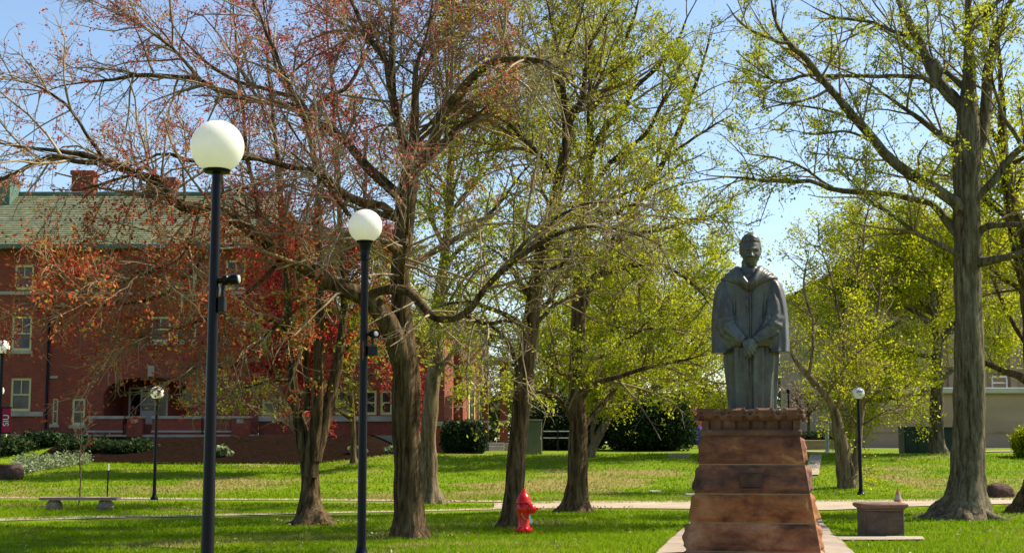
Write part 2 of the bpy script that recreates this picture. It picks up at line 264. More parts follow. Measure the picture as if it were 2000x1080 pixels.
class B:
    def __init__(s): s.v = []; s.f = []; s.mi = []
    def add(s, v, f, mi=0):
        k = len(s.v); s.v += [tuple(map(float, p)) for p in v]; s.f += [tuple(i + k for i in q) for q in f]; s.mi += [mi] * len(f); return s
    def box(s, x0, x1, y0, y1, z0, z1, mi=0):
        return s.add([(x, y, z) for z in (z0, z1) for y in (y0, y1) for x in (x0, x1)],
                     [(0, 2, 3, 1), (4, 5, 7, 6), (0, 1, 5, 4), (2, 6, 7, 3), (0, 4, 6, 2), (1, 3, 7, 5)], mi)
    def bevbox(s, x0, x1, y0, y1, z0, z1, r=0.02, mi=0):
        ring = lambda i: [(x0 + i, y0 + i), (x1 - i, y0 + i), (x1 - i, y1 - i), (x0 + i, y1 - i)]
        def oct_(i):
            q = r
            return [(x0 + q, y0 + i), (x1 - q, y0 + i), (x1 - i, y0 + q), (x1 - i, y1 - q), (x1 - q, y1 - i), (x0 + q, y1 - i), (x0 + i, y1 - q), (x0 + i, y0 + q)]
        rings = [([(x0+r,y0+r),(x1-r,y0+r),(x1-r,y0+r),(x1-r,y1-r),(x1-r,y1-r),(x0+r,y1-r),(x0+r,y1-r),(x0+r,y0+r)], z0), (oct_(0), z0 + r), (oct_(0), z1 - r),
                 ([(x0+r,y0+r),(x1-r,y0+r),(x1-r,y0+r),(x1-r,y1-r),(x1-r,y1-r),(x0+r,y1-r),(x0+r,y1-r),(x0+r,y0+r)], z1)]
        v = [(x, y, z) for pts, z in rings for x, y in pts]; f = [tuple(range(7, -1, -1)), tuple(range(24, 32))]
        for k in range(3):
            for i in range(8): j = (i + 1) % 8; f.append((k * 8 + i, k * 8 + j, k * 8 + 8 + j, k * 8 + 8 + i))
        return s.add(v, f, mi)
    def prism(s, poly, z0, z1, mi=0):
        n_ = len(poly); v = [(x, y, z0) for x, y in poly] + [(x, y, z1) for x, y in poly]
        return s.add(v, [tuple(range(n_ - 1, -1, -1)), tuple(range(n_, 2 * n_))] + [(i, (i + 1) % n_, n_ + (i + 1) % n_, n_ + i) for i in range(n_)], mi)
    def lathe(s, c, prof, n_=24, ax=None, mi=0):
        R = Matrix.Identity(3) if ax is None else Vector((0, 0, 1)).rotation_difference(Vector(ax)).to_matrix()
        v = []
        for r, z in prof:
            for i in range(n_):
                a = 2 * math.pi * i / n_; p = R @ Vector((r * math.cos(a), r * math.sin(a), z)); v.append((c[0] + p.x, c[1] + p.y, c[2] + p.z))
        f = [(k * n_ + i, k * n_ + (i + 1) % n_, (k + 1) * n_ + (i + 1) % n_, (k + 1) * n_ + i) for k in range(len(prof) - 1) for i in range(n_)]
        f += [tuple(range(n_ - 1, -1, -1)), tuple(range((len(prof) - 1) * n_, len(prof) * n_))]
        return s.add(v, f, mi)
    def ball(s, c, r, n_=20, m_=12, mi=0):
        r = (r, r, r) if isinstance(r, (int, float)) else r
        v = [(c[0], c[1], c[2] - r[2])]
        for k in range(1, m_):
            t = math.pi * k / m_
            for i in range(n_):
                a = 2 * math.pi * i / n_; v.append((c[0] + r[0] * math.sin(t) * math.cos(a), c[1] + r[1] * math.sin(t) * math.sin(a), c[2] - r[2] * math.cos(t)))
        v.append((c[0], c[1], c[2] + r[2])); L = len(v) - 1
        f = [(0, 1 + (i + 1) % n_, 1 + i) for i in range(n_)]
        for k in range(m_ - 2):
            for i in range(n_): f.append((1 + k * n_ + i, 1 + k * n_ + (i + 1) % n_, 1 + (k + 1) * n_ + (i + 1) % n_, 1 + (k + 1) * n_ + i))
        q = 1 + (m_ - 2) * n_; f += [(q + i, q + (i + 1) % n_, L) for i in range(n_)]
        return s.add(v, f, mi)
    def tube(s, pts, rad, n_=8, mi=0):
        rad = [rad] * len(pts) if isinstance(rad, (int, float)) else rad
        V, Q = tubes(np.array([pts], float), np.array([rad], float), n_)
        s.add(V, [tuple(q) for q in Q], mi); L = len(pts)
        k = len(s.v) - L * n_; s.f += [tuple(range(k + n_ - 1, k - 1, -1)), tuple(range(k + (L - 1) * n_, k + L * n_))]; s.mi += [mi, mi]; return s
    def cyl(s, p0, p1, r0, r1=None, n_=12, mi=0): return s.tube([p0, p1], [r0, r0 if r1 is None else r1], n_, mi)
    def obj(s, name, mat, parent=None, org=None, smooth=False, label=None, angle=None):
        o_ = ORG[parent.name] if parent is not None else (np.zeros(3) if org is None else np.asarray(org, float))
        me = bpy.data.meshes.new(name); me.from_pydata([tuple(np.array(p) - o_) for p in s.v], [], s.f); me.update()
        if isinstance(mat, (list, tuple)): me.polygons.foreach_set('material_index', s.mi)
        if smooth: me.polygons.foreach_set('use_smooth', [True] * len(me.polygons))
        if angle: me.set_sharp_from_angle(angle=math.radians(angle))
        return link(name, me, mat, parent, org, label)
def tubes(Pn, R, n_=3):
    """Pn (N,K,3) polylines, R (N,K) radii -> verts, quads"""
    N, K, _ = Pn.shape
    T = np.empty_like(Pn); T[:, 1:-1] = Pn[:, 2:] - Pn[:, :-2]; T[:, 0] = Pn[:, 1] - Pn[:, 0]; T[:, -1] = Pn[:, -1] - Pn[:, -2]
    T /= np.linalg.norm(T, axis=2, keepdims=True) + 1e-9
    ref = np.where(np.abs(T.mean(1)[:, 2:3]) > 0.8, np.array([[1.0, 0, 0]]), np.array([[0, 0, 1.0]]))[:, None, :].repeat(K, 1)
    U = np.cross(ref, T); U /= np.linalg.norm(U, axis=2, keepdims=True) + 1e-9; W = np.cross(T, U)
    a = np.arange(n_) * 2 * math.pi / n_
    V = Pn[:, :, None, :] + R[:, :, None, None] * (np.cos(a)[None, None, :, None] * U[:, :, None, :] + np.sin(a)[None, None, :, None] * W[:, :, None, :])
    base = (np.arange(N)[:, None, None] * K + np.arange(K - 1)[None, :, None]) * n_
    i = np.arange(n_)[None, None, :]; j = (i + 1) % n_
    Q = np.stack([base + i, base + j, base + n_ + j, base + n_ + i], -1).reshape(-1, 4)
    return V.reshape(-1, 3), Q

# ------------------------------------------------------------------ leaves
def leaf_geo(cen, size, tint, droop=0.0, aspect=0.62):
    """bent diamond leaves: 4 verts each"""
    N = len(cen); size = np.asarray(size)[:, None]
    d = rng.normal(size=(N, 3)); d[:, 2] -= droop; d /= np.linalg.norm(d, axis=1, keepdims=True)
    e = rng.normal(size=(N, 3)); e -= (e * d).sum(1, keepdims=True) * d; e /= np.linalg.norm(e, axis=1, keepdims=True)
    nrm = np.cross(d, e)
    A = cen - d * size * 0.5; Cc = cen + d * size * 0.5
    Bv = cen + e * size * 0.5 * aspect + nrm * size * 0.12; D = cen - e * size * 0.5 * aspect + nrm * size * 0.12
    V = np.stack([A, Bv, Cc, D], 1).reshape(-1, 3)
    q = np.arange(N)[:, None] * 4
    Fc = np.concatenate([q + np.array([[0, 1, 2]]), q + np.array([[0, 2, 3]])], 0)
    return V, Fc, np.repeat(np.clip(tint, 0, 1), 4)
def clusters(cen, per, spread, size, tint_fn, droop=0.0, aspect=0.62):
    k = np.repeat(np.arange(len(cen)), rng.integers(max(1, per // 3), per + per // 2 + 2, len(cen)))
    off = rng.normal(size=(len(k), 3)) * spread
    base = tint_fn(len(cen))
    t = base[k] + rng.normal(size=len(k)) * 0.16
    s = size * rng.uniform(0.45, 1.5, len(k))
    return leaf_geo(cen[k] + off, s, t, droop, aspect)

# ------------------------------------------------------------------ trees
def resample(pts, n_):
    """Catmull-Rom through (m,4) points"""
    p = np.array(pts, float); q = np.vstack([2 * p[0] - p[1], p, 2 * p[-1] - p[-2]])
    m_ = len(p) - 1; t = np.linspace(0, m_ - 1e-6, n_); i = t.astype(int); f = (t - i)[:, None]
    a, b_, c_, d = q[i], q[i + 1], q[i + 2], q[i + 3]
    return 0.5 * ((2 * b_) + (-a + c_) * f + (2 * a - 5 * b_ + 4 * c_ - d) * f ** 2 + (-a + 3 * b_ - 3 * c_ + d) * f ** 3)
def roots_mesh(bp, r, seed):
    rs = np.random.default_rng(int(seed * 10)); Vs, Qs, off = [], [], 0
    for q in range(7):
        a = q * 2 * math.pi / 7 + rs.uniform(-.3, .3); L_ = r * rs.uniform(1.5, 2.6); pts = []
        for t in np.linspace(0, 1, 10):
            a += rs.normal(0, .05); d = r * .15 + (L_ + r * .4) * t; x, y = bp[0] + math.cos(a) * d, bp[1] + math.sin(a) * d
            pts.append((x, y, h(x, y) + r * .55 * (1 - t) ** 2.2 - .02 - .05 * t, r * (.46 * (1 - t) ** 1.2 + .05)))
        V, Q = limb_mesh(np.array(pts), False, 9, seed + q); Vs.append(V); Qs.append(Q + off); off += len(V)
    return np.vstack(Vs), np.vstack(Qs)
def limb_mesh(poly, flare=False, n_=12, seed=0.0, base_z=0.0):
    """poly (K,4) xyz r -> bumpy tapered tube"""
    V, Q = tubes(poly[None, :, :3], poly[None, :, 3], n_)
    K = len(poly); V = V.reshape(K, n_, 3).copy(); a = np.arange(n_) * 2 * math.pi / n_
    for k in range(K):
        c_, r = poly[k, :3], poly[k, 3]
        for i in range(n_):
            p = V[k, i]; dl = noise.noise(Vector((p[0] * 2.3 + seed, p[1] * 2.3, p[2] * 0.9))) * 0.16 + noise.noise(Vector((p[0] * 7 + seed, p[1] * 7, p[2] * 3))) * 0.07 + (noise.noise(Vector((p[0] * 15 + seed, p[1] * 15, p[2] * 2.0))) * 0.10 if n_ > 20 else 0)
            if flare:
                zz = max(0.0, p[2] - base_z); e = math.exp(-zz / (0.85 * poly[0, 3])) 
                dl += e * (0.22 + 0.22 * math.sin(a[i] * 5 + seed) * math.sin(a[i] * 2 + seed * 3))
            V[k, i] = c_ + (p - c_) * (1 + dl)
    return V.reshape(-1, 3), Q
def spawn(Pp, R, L, per, tmin, ang, ln, up, K, jit, rr, rmin, sc_end=0.55, gz=0.0, lmin=0.12):
    N, Kp, _ = Pp.shape
    cnt = rng.poisson(np.maximum(per * L * (1 - tmin), 0.0)); idx = np.repeat(np.arange(N), cnt); n_ = len(idx)
    t = tmin + (1 - tmin) * rng.uniform(0, 1, n_); f = t * (Kp - 1) * 0.9999; i = f.astype(int); fr = (f - i)[:, None]
    pos = Pp[idx, i] * (1 - fr) + Pp[idx, i + 1] * fr
    tan = Pp[idx, i + 1] - Pp[idx, i]; tan /= np.linalg.norm(tan, axis=1, keepdims=True) + 1e-9
    rad = R[idx, i] * (1 - fr[:, 0]) + R[idx, i + 1] * fr[:, 0]
    pr = rng.normal(size=(n_, 3)); pr -= (pr * tan).sum(1, keepdims=True) * tan; pr /= np.linalg.norm(pr, axis=1, keepdims=True)
    an = rng.uniform(ang[0], ang[1], n_)[:, None]
    d = tan * np.cos(an) + pr * np.sin(an); d[:, 2] += up; d /= np.linalg.norm(d, axis=1, keepdims=True)
    le = rng.uniform(ln[0], ln[1], n_) * (1 - (1 - sc_end) * t); le = np.maximum(le, lmin)
    nn = np.cumsum(rng.normal(size=(n_, K - 1, 3)) * jit, 1); dd = d[:, None, :] + nn; dd[:, :, 2] += gz * np.linspace(0, 1, K - 1)[None]
    dd /= np.linalg.norm(dd, axis=2, keepdims=True)
    pts = np.concatenate([pos[:, None, :], pos[:, None, :] + np.cumsum(dd * (le / (K - 1))[:, None, None], 1)], 1)
    r0 = np.maximum(np.minimum(rad * 0.62, le * rr), rmin)
    Rr = r0[:, None] * np.linspace(1, 0.4, K)[None]
    return pts, Rr, le
def px_poly(pts, D, dy0, dy1, n_, wob=1.0):
    """traced photo polyline [(u, v, radius px)] at distance D (+ drift) -> (n,4)"""
    m_ = len(pts); o = []
    for k, q in enumerate(pts):
        y = D + dy0 + (dy1 - dy0) * (k / max(1, m_ - 1)); p = P(q[0], q[1], y); o.append((*p, q[2] / S(y)))
    r = resample(o, n_); t = np.linspace(0, 1, n_); r[:, 3] = np.maximum(r[:, 3] * (1 - 0.65 * ss(0.72, 1.0, t)), 0.011)
    for k in range(1, n_):
        q = Vector(r[k, :3]); am = 0.07 * wob * min(1, t[k] * 6)
        r[k, :3] += np.array(noise.noise_vector(q * 1.1)) * am + np.array(noise.noise_vector(q * 3.1)) * am * 0.4
    return r
def taper(pts, r0, r1):
    m_ = len(pts); return [(u, v, r0 + (r1 - r0) * (k / (m_ - 1)) ** 0.8) for k, (u, v) in enumerate(pts)]
def tree(name, label, base, D, trunks, limbs, bark, twig, leafs, group=None, per1=2.6, len1=(0.8, 2.0), per2=4.5, len2=(0.35, 0.9), per3=5.0, len3=(0.15, 0.4),
         up=0.25, gz=0.0, tw=(0.012, 0.007, 0.0048), extra=0, extra_len=(2, 4), trunk_tmin=0.45, ts=0.75, ls=0.85, flare=True, lim_tmin=0.18, cull=None, dens=1.0, lsz=1.0, cs=1.0):
    trunks = [([(a, b_, c_ * ts) for a, b_, c_ in p_], y0, y1) for p_, y0, y1 in trunks]; limbs = [([(a, b_, c_ * ls) for a, b_, c_ in p_], y0, y1) for p_, y0, y1 in limbs]
    per1 *= 1.55 * dens; len1 = (len1[0], len1[1] * 1.35); per2 *= 1.15; tw = tuple(t_ * 1.3 for t_ in tw)
    """base px, traced trunks/limbs; leafs = list of (material, per-cluster count, cluster share, spread, leaf size, tint mean, tint sd, test fn)"""
    bp = P(base[0], base[1], D); bz = h(bp[0], D); bp = np.array([bp[0], D, bz])
    T = thing(name, label, 'tree', bp, group)
    lines = []
    tr = B(); Vs, Qs, off = [], [], 0
    for k, (pts, dy0, dy1) in enumerate(trunks):
        po = px_poly(pts, D, dy0, dy1, 90, 0.35)
        if k == 0: po[0, 2] = min(po[0, 2], bz - 0.05)
        V, Q = limb_mesh(po, flare and k == 0, 30, k * 3.1 + D, bz); Vs.append(V); Qs.append(Q + off); off += len(V)
        if flare and k == 0: V, Q = roots_mesh(bp, po[9, 3], D); Vs.append(V); Qs.append(Q + off); off += len(V)
        lines.append((po, trunk_tmin))
    TR = np_obj('trunk', np.vstack(Vs), np.vstack(Qs), bark, T, smooth=True)
    ep = []
    for q in range(extra):          # limbs growing towards and away from the viewer
        po = lines[q % len(trunks)][0]; f = rng.uniform(0.4, 0.95); i = int(f * (len(po) - 1)); p0 = po[i, :3]; az = rng.choice([math.pi / 2, -math.pi / 2]) + rng.uniform(-0.8, 0.8)
        le = rng.uniform(*extra_len); d = np.array([math.cos(az), math.sin(az), rng.uniform(0.25, 1.0)]); d /= np.linalg.norm(d)
        pp = [p0]
        for s_ in range(5): d = d + rng.normal(size=3) * 0.14 + np.array([0, 0, 0.04]); d /= np.linalg.norm(d); pp.append(pp[-1] + d * le / 5)
        r0 = po[i, 3] * 0.45; ep.append(resample([(*p, r0 + (0.014 - r0) * (k / 5) ** 0.7) for k, p in enumerate(pp)], 18))
    for pts, dy0, dy1 in limbs: ep.append(px_poly(pts, D, dy0, dy1, 24))
    for k, po in enumerate(ep):
        V, Q = limb_mesh(po, False, 8, k * 1.7 + D)
        np_obj('limb', V, Q, bark, T, smooth=True); lines.append((po, lim_tmin))
    l1 = [[], [], []]
    for po, tm in lines:
        L = np.linalg.norm(np.diff(po[:, :3], axis=0), axis=1).sum()
        a = spawn(po[None, :, :3], po[None, :, 3], np.array([L]), per1, tm, (0.5, 1.25), len1, up, 6, 0.13, 0.016, tw[0], 0.6, gz)
        for k in range(3): l1[k].append(a[k])
    # the ends of limbs carry on as twigs
    A = [np.concatenate(x) for x in l1]
    B2 = spawn(*A, per2, 0.12, (0.4, 1.1), len2, up * 0.7, 5, 0.16, 0.013, tw[1], 0.7, gz)
    C3 = spawn(*B2, per3, 0.15, (0.35, 1.0), len3, up * 0.5, 4, 0.2, 0.012, tw[2], 0.8, gz)
    if cull is not None:
        A, B2, C3 = [[x[k_] for x in X] for X, k_ in ((X, cull(X[0][:, -1])) for X in (A, B2, C3))]
    Vs, Qs, off = [], [], 0
    for X, n_ in ((A, 4), (B2, 3), (C3, 3)):
        V, Q = tubes(X[0], X[1], n_); Vs.append(V); Qs.append(Q + off); off += len(V)
    CR = np_obj('crown', np.vstack(Vs), np.vstack(Qs), twig, T, smooth=True)
    tips = np.concatenate([C3[0][:, -1], B2[0][:, -1], C3[0][:, 1]])
    for mat_, per, share, spread, size, tm, tsd, fn in leafs:
        w_ = 0.5 + 0.5 * np.sin(tips[:, 0] * 3.1 / cs + 2 * np.sin(tips[:, 2] * 2.3 / cs)) * np.sin(tips[:, 2] * 2.9 / cs + 1.7 * np.sin(tips[:, 1] * 2.1 / cs + tips[:, 0] * 1.3 / cs))
        sel = tips[rng.uniform(0, 1, len(tips)) < share * (0.25 + 1.5 * w_)]
        if fn is not None: sel = sel[fn(sel)]
        if not len(sel): continue
        V, Fc, t = clusters(sel, max(1, round(per * 1.6)), spread * 0.95, size * lsz, lambda n_: rng.normal(tm, tsd, n_), 0.3)
        np_obj('foliage', V, Fc, mat_, CR, tint=t)
    print(name, 'twigs', len(A[0]), len(B2[0]), len(C3[0]))
    return T
def uv_of(Q):
    """photo pixel of world points (only used to choose which boughs leaf out)"""
    t = Q[:, 1] * cp + (Q[:, 2] - EYE) * sp; k = -Q[:, 1] * sp + (Q[:, 2] - EYE) * cp
    return 1000 + F * Q[:, 0] / t, 540 - F * k / t

# big maple with the long low bough -------------------------------------------------
D = 25.5
t_main = [(803, 1056, 47), (801, 1030, 41), (800, 985, 36), (797, 900, 36), (795, 800, 36), (793, 720, 35), (789, 650, 28), (784, 560, 24), (786, 480, 25), (792, 400, 27), (800, 335, 26), (808, 280, 15), (812, 180, 11), (815, 130, 10), (835, 60, 8), (850, -20, 6)]
limbs = [
 (taper([(790, 715), (770, 655), (735, 595), (694, 570), (648, 552), (600, 522), (555, 496), (500, 459), (454, 426), (393, 413), (343, 399), (315, 367), (278, 344), (208, 323), (162, 303), (93, 293), (0, 276), (-80, 268)], 27, 5), 0, -3.2),
 (taper([(190, 318), (150, 318), (106, 306), (46, 334), (0, 353), (-40, 360)], 7, 3), -2.6, -3.2),
 (taper([(343, 399), (290, 330), (250, 345), (170, 365), (100, 372)], 6, 2), -2.1, -3.0),
 (taper([(795, 400), (765, 370), (709, 318), (680, 281), (657, 263), (609, 230), (572, 211), (524, 196), (450, 185), (393, 159), (318, 148), (259, 148), (180, 160), (111, 174), (40, 190)], 14, 3), 0, 2.8),
 (taper([(790, 440), (745, 400), (702, 393), (657, 363), (628, 344), (554, 322), (487, 307), (420, 310), (370, 315), (307, 304), (256, 326), (190, 345)], 12, 3), 0, -2.5),
 (taper([(800, 330), (785, 270), (772, 222), (765, 137), (766, 37), (770, -30)], 12, 7), 0, 1.0),
 (taper([(770, 210), (757, 140), (746, 111), (715, 65), (690, 15), (675, -30)], 9, 5), 0.4, 1.5),
 (taper([(808, 330), (840, 295), (865, 228), (900, 180), (930, 145), (960, 122), (1000, 114), (1055, 117), (1090, 135), (1120, 170)], 16, 5), 0, -2.5),
 (taper([(815, 325), (860, 285), (900, 250), (960, 205), (1000, 165), (1040, 140)], 11, 5), 0, 1.8),
 (taper([(1000, 114), (985, 70), (975, 30), (960, -20)], 5, 3), -1.5, -1.0),
 (taper([(812, 180), (840, 130), (860, 90), (878, 40), (885, -20)], 7, 4), 0.3, 2.0),
 (taper([(720, 578), (741, 567), (783, 562), (800, 577), (825, 605), (850, 628), (906, 614), (952, 556), (987, 528), (1040, 480), (1100, 452), (1160, 442), (1230, 455), (1290, 480)], 13, 3.5), -0.4, -3.5),
 (taper([(987, 528), (1030, 465), (1080, 430), (1140, 405), (1200, 400)], 6, 2.5), -1.8, -3.0),
 (taper([(906, 614), (940, 630), (990, 625), (1040, 650)], 6, 2.5), -1.6, -2.6),
 (taper([(609, 230), (560, 160), (530, 80), (500, 10), (490, -30)], 6, 3), 1.2, 1.8),
 (taper([(393, 159), (330, 90), (260, 40), (190, -10)], 5, 2.5), 2.0, 2.6),
 (taper([(208, 323), (150, 230), (90, 180), (20, 150)], 5, 2), -2.6, -3.4),
 (taper([(454, 426), (420, 480), (340, 560), (250, 590), (130, 600), (30, 590)], 6, 2), -1.4, -3.2),
 (taper([(393, 413), (350, 500), (260, 545), (150, 570)], 5, 2), -1.9, -3.4),
 (taper([(555, 496), (500, 560), (430, 610), (330, 640), (230, 665)], 6, 2), -0.9, -2.6),
 (taper([(648, 552), (580, 600), (510, 660), (450, 720), (400, 715)], 5, 2), -0.4, -1.8),
]
def lo(Q): u, v = uv_of(Q); return (v > 400) & (u < 620) & ((v > 470) | (rng.uniform(0, 1, len(u)) < .55)) & ((v < 700) | (rng.uniform(0, 1, len(u)) < .35))
def hi(Q): u, v = uv_of(Q); return (v < 400) & (u < 1010)
tree('maple_tree', 'large maple with a long low bough reaching left and reddish buds', (800, 1045), D, [(t_main, 0, 0)], limbs, M['bark_dark'], M['twig_red'],
     [(M['leaf_red'], 3, 0.42, 0.045, 0.046, 0.55, 0.28, hi), (M['leaf_orange'], 5, 0.46, 0.085, 0.060, 0.5, 0.3, lo),
      (M['leaf_olive'], 3, 0.25, 0.07, 0.05, 0.5, 0.25, lambda Q: uv_of(Q)[0] > 850)],
     per1=2.7, dens=1.65, per2=5.0, per3=5.6, len1=(0.7, 2.0), up=0.12, gz=-0.15, extra=8, extra_len=(3, 5.5), trunk_tmin=0.55, tw=(0.011, 0.0062, 0.004))

# forked tree behind, several stems ---------------------------------------------------
D = 29.6
st = [([(612, 1032, 64), (611, 1012, 54), (609, 990, 44), (606, 950, 33), (602, 900, 30), (592, 850, 26), (582, 800, 19), (573, 740, 17), (566, 650, 15), (560, 560, 13), (552, 450, 11), (545, 330, 9), (530, 200, 7), (520, 80, 6), (510, -30, 4)], 0, 0.6),
      ([(606, 930, 26), (612, 870, 24), (618, 800, 20), (622, 700, 16), (624, 600, 15), (622, 500, 14), (620, 420, 13), (624, 352, 12), (613, 304, 11), (598, 237, 10), (576, 189, 9), (542, 140, 8), (524, 55, 7), (508, -30, 5)], 0, -0.8),
      ([(612, 900, 26), (632, 820, 24), (648, 760, 21), (664, 690, 17), (672, 600, 13), (668, 500, 11), (662, 400, 9), (655, 300, 7), (650, 200, 6), (640, 80, 5), (635, -30, 4)], 0, 1.2)]
limbs = [(taper([(600, 800), (598, 700), (590, 600), (580, 480), (548, 380), (540, 300), (532, 200)], 8, 4), 0, 1.5),
 (taper([(505, 420), (500, 380), (487, 333), (472, 200), (460, 90), (455, 0)], 6, 3), 1.2, 1.6),
 (taper([(552, 450), (520, 440), (505, 420)], 6, 6), 0.4, 1.2),
 (taper([(598, 237), (640, 190), (680, 170), (720, 100), (740, 20)], 6, 3), -0.4, 0.6),
 (taper([(576, 189), (500, 170), (440, 150), (380, 100), (330, 40)], 6, 2.5), -0.6, -1.4),
 (taper([(668, 500), (700, 430), (715, 360), (716, 290), (712, 230)], 6, 3), 1, 1.8),
 (taper([(566, 650), (520, 620), (480, 610), (430, 620)], 5, 2), 0.3, -0.8),
 (taper([(664, 690), (700, 660), (735, 652), (780, 680)], 5, 2), 0.6, -0.4),
 (taper([(573, 740), (530, 745), (480, 755), (430, 752)], 4, 2), 0.1, -1.2)]
tree('forked_tree', 'forked tree with three dark stems standing before the brick building', (612, 1020), D, st, limbs, M['bark_dark'], M['twig_brown'],
     [(M['leaf_olive'], 5, 0.55, 0.08, 0.065, 0.55, 0.25, lambda Q: (uv_of(Q)[1] > 480) & (uv_of(Q)[1] < 815)), (M['leaf_red'], 4, 0.6, 0.06, 0.055, 0.5, 0.25, lambda Q: uv_of(Q)[1] < 520)],
     per1=2.0, len1=(0.6, 1.7), up=0.2, extra=5, extra_len=(2, 4), trunk_tmin=0.3, ts=0.56, tw=(0.011, 0.0065, 0.0045), cull=lambda Q: uv_of(Q)[1] < 850)

# crimson tree near the building ------------------------------------------------------
D = 56.0
tree('red_maple', 'small crimson leaved maple close to the brick building', (690, 880), D,
     [([(690, 892, 8), (690, 850, 7), (686, 780, 6), (680, 700, 6), (672, 620, 5), (660, 540, 4), (650, 480, 3)], 0, 0)],
     [(taper([(688, 800), (650, 740), (600, 700), (550, 680), (500, 690)], 5, 2), 0, -1), (taper([(684, 760), (730, 730), (760, 760), (790, 770)], 4, 2), 0, -1.0),
      (taper([(680, 700), (640, 640), (590, 590), (540, 570)], 4, 2), 0, 1.0), (taper([(676, 650), (700, 600), (740, 570), (760, 560)], 4, 2), 0, 0.6),
      (taper([(660, 540), (620, 510), (560, 500), (520, 520)], 3, 1.5), 0, -0.6), (taper([(688, 820), (640, 790), (560, 760), (480, 740)], 4, 2), 0, -1.4), (taper([(680, 720), (620, 660), (540, 630), (460, 640)], 4, 2), 0, -2.0), (taper([(672, 640), (610, 560), (560, 520), (520, 480)], 4, 2), 0, -1.5)],
     M['bark_dark'], M['twig_brown'], [(M['leaf_crimson'], 8, 0.9, 0.18, 0.11, 0.55, 0.3, None)], per1=3.4, len1=(0.8, 1.8), per2=3.6, len2=(0.4, 0.9), per3=3, len3=(0.2, 0.4), up=0.1,
     extra=5, extra_len=(1.5, 3), tw=(0.02, 0.012, 0.009), trunk_tmin=0.35)

# pale trunk behind the big maple -------------------------------------------------------
D = 40.0
tree('oak_tree', 'slim tree with pale bark right behind the big maple', (845, 980), D,
     [([(846, 990, 27), (842, 965, 21), (838, 930, 18), (837, 850, 17), (845, 760, 16), (853, 690, 14), (852, 620, 13), (866, 520, 11), (878, 420, 9), (880, 320, 8), (890, 220, 6), (900, 110, 4), (905, 0, 3)], 0, 0)],
     [(taper([(848, 740), (880, 690), (920, 660), (960, 660)], 7, 2.5), 0, -1.5), (taper([(852, 640), (810, 590), (780, 560), (730, 540)], 6, 2), 0, 1.5), (taper([(866, 520), (920, 470), (970, 440), (1020, 430)], 6, 2), 0, -1.2),
      (taper([(870, 490), (840, 420), (800, 380), (750, 360)], 6, 2), 0, 1.0), (taper([(878, 420), (930, 350), (960, 290), (980, 220)], 5, 2), 0, 0.8), (taper([(850, 700), (905, 720), (930, 750), (950, 790)], 4, 1.5), 0, -1.2)],
     M['bark_pale'], M['twig_brown'], [(M['leaf_spring'], 5, 0.75, 0.12, 0.085, 0.42, 0.25, None)], per1=2.3, len1=(0.9, 2.2), per2=3.6, per3=3.4, extra=7, extra_len=(2, 4), trunk_tmin=0.4, ts=0.9, tw=(0.014, 0.009, 0.0065))

# leaning brown trunk behind the hydrant -------------------------------------------------
D = 28.6
tree('elm_tree', 'right leaning brown trunk just behind the red fire hydrant', (1000, 1025), D,
     [([(998, 1036, 34), (1000, 1010, 29), (1005, 960, 25), (1012, 860, 24), (1022, 750, 23), (1032, 680, 22), (1040, 600, 20), (1050, 540, 19), (1062, 470, 17), (1082, 400, 15), (1096, 330, 13), (1106, 260, 11), (1100, 180, 9), (1090, 100, 8), (1075, 30, 6), (1062, -30, 5)], 0, 0)],
     [(taper([(1032, 680), (1020, 640), (996, 619), (950, 600), (900, 590), (850, 600)], 10, 3), 0, -1.0), (taper([(1012, 720), (1006, 697), (982, 658), (960, 640), (940, 600)], 8, 3), 0, 1.2),
      (taper([(1045, 580), (1020, 560), (1003, 530), (985, 505), (950, 480)], 9, 3), 0, -1.4), (taper([(1098, 300), (1115, 237), (1133, 207), (1145, 150), (1152, 89), (1178, 48), (1210, -20)], 8, 4), 0, -0.6),
      (taper([(1075, 420), (1120, 400), (1190, 415), (1250, 400), (1310, 430)], 8, 2.5), 0, -2.0), (taper([(1070, 450), (1120, 425), (1170, 400), (1240, 370), (1310, 350)], 6, 2.5), 0, 1.5),
      (taper([(1090, 360), (1050, 300), (1010, 260), (960, 225), (900, 215)], 7, 2.5), 0, -1.2), (taper([(1050, 540), (1090, 520), (1150, 500), (1200, 510), (1260, 560)], 7, 2.5), 0, -1.8),
      (taper([(1100, 180), (1060, 120), (1010, 70), (970, 10)], 6, 2.5), 0, 0.8), (taper([(1106, 230), (1150, 190), (1230, 160), (1290, 120)], 6, 2.5), 0, 1.2), (taper([(1032, 650), (1080, 600), (1130, 570), (1180, 560)], 6, 2.5), 0, 1.5)],
     M['bark_dark'], M['twig_brown'], [(M['leaf_olive'], 4, 0.55, 0.08, 0.06, 0.5, 0.25, None), (M['leaf_spring'], 4, 0.35, 0.08, 0.06, 0.4, 0.25, None)], per1=2.5, len1=(0.8, 2.0), extra=6, extra_len=(2, 4), trunk_tmin=0.42, gz=-0.05, tw=(0.012, 0.007, 0.0046))

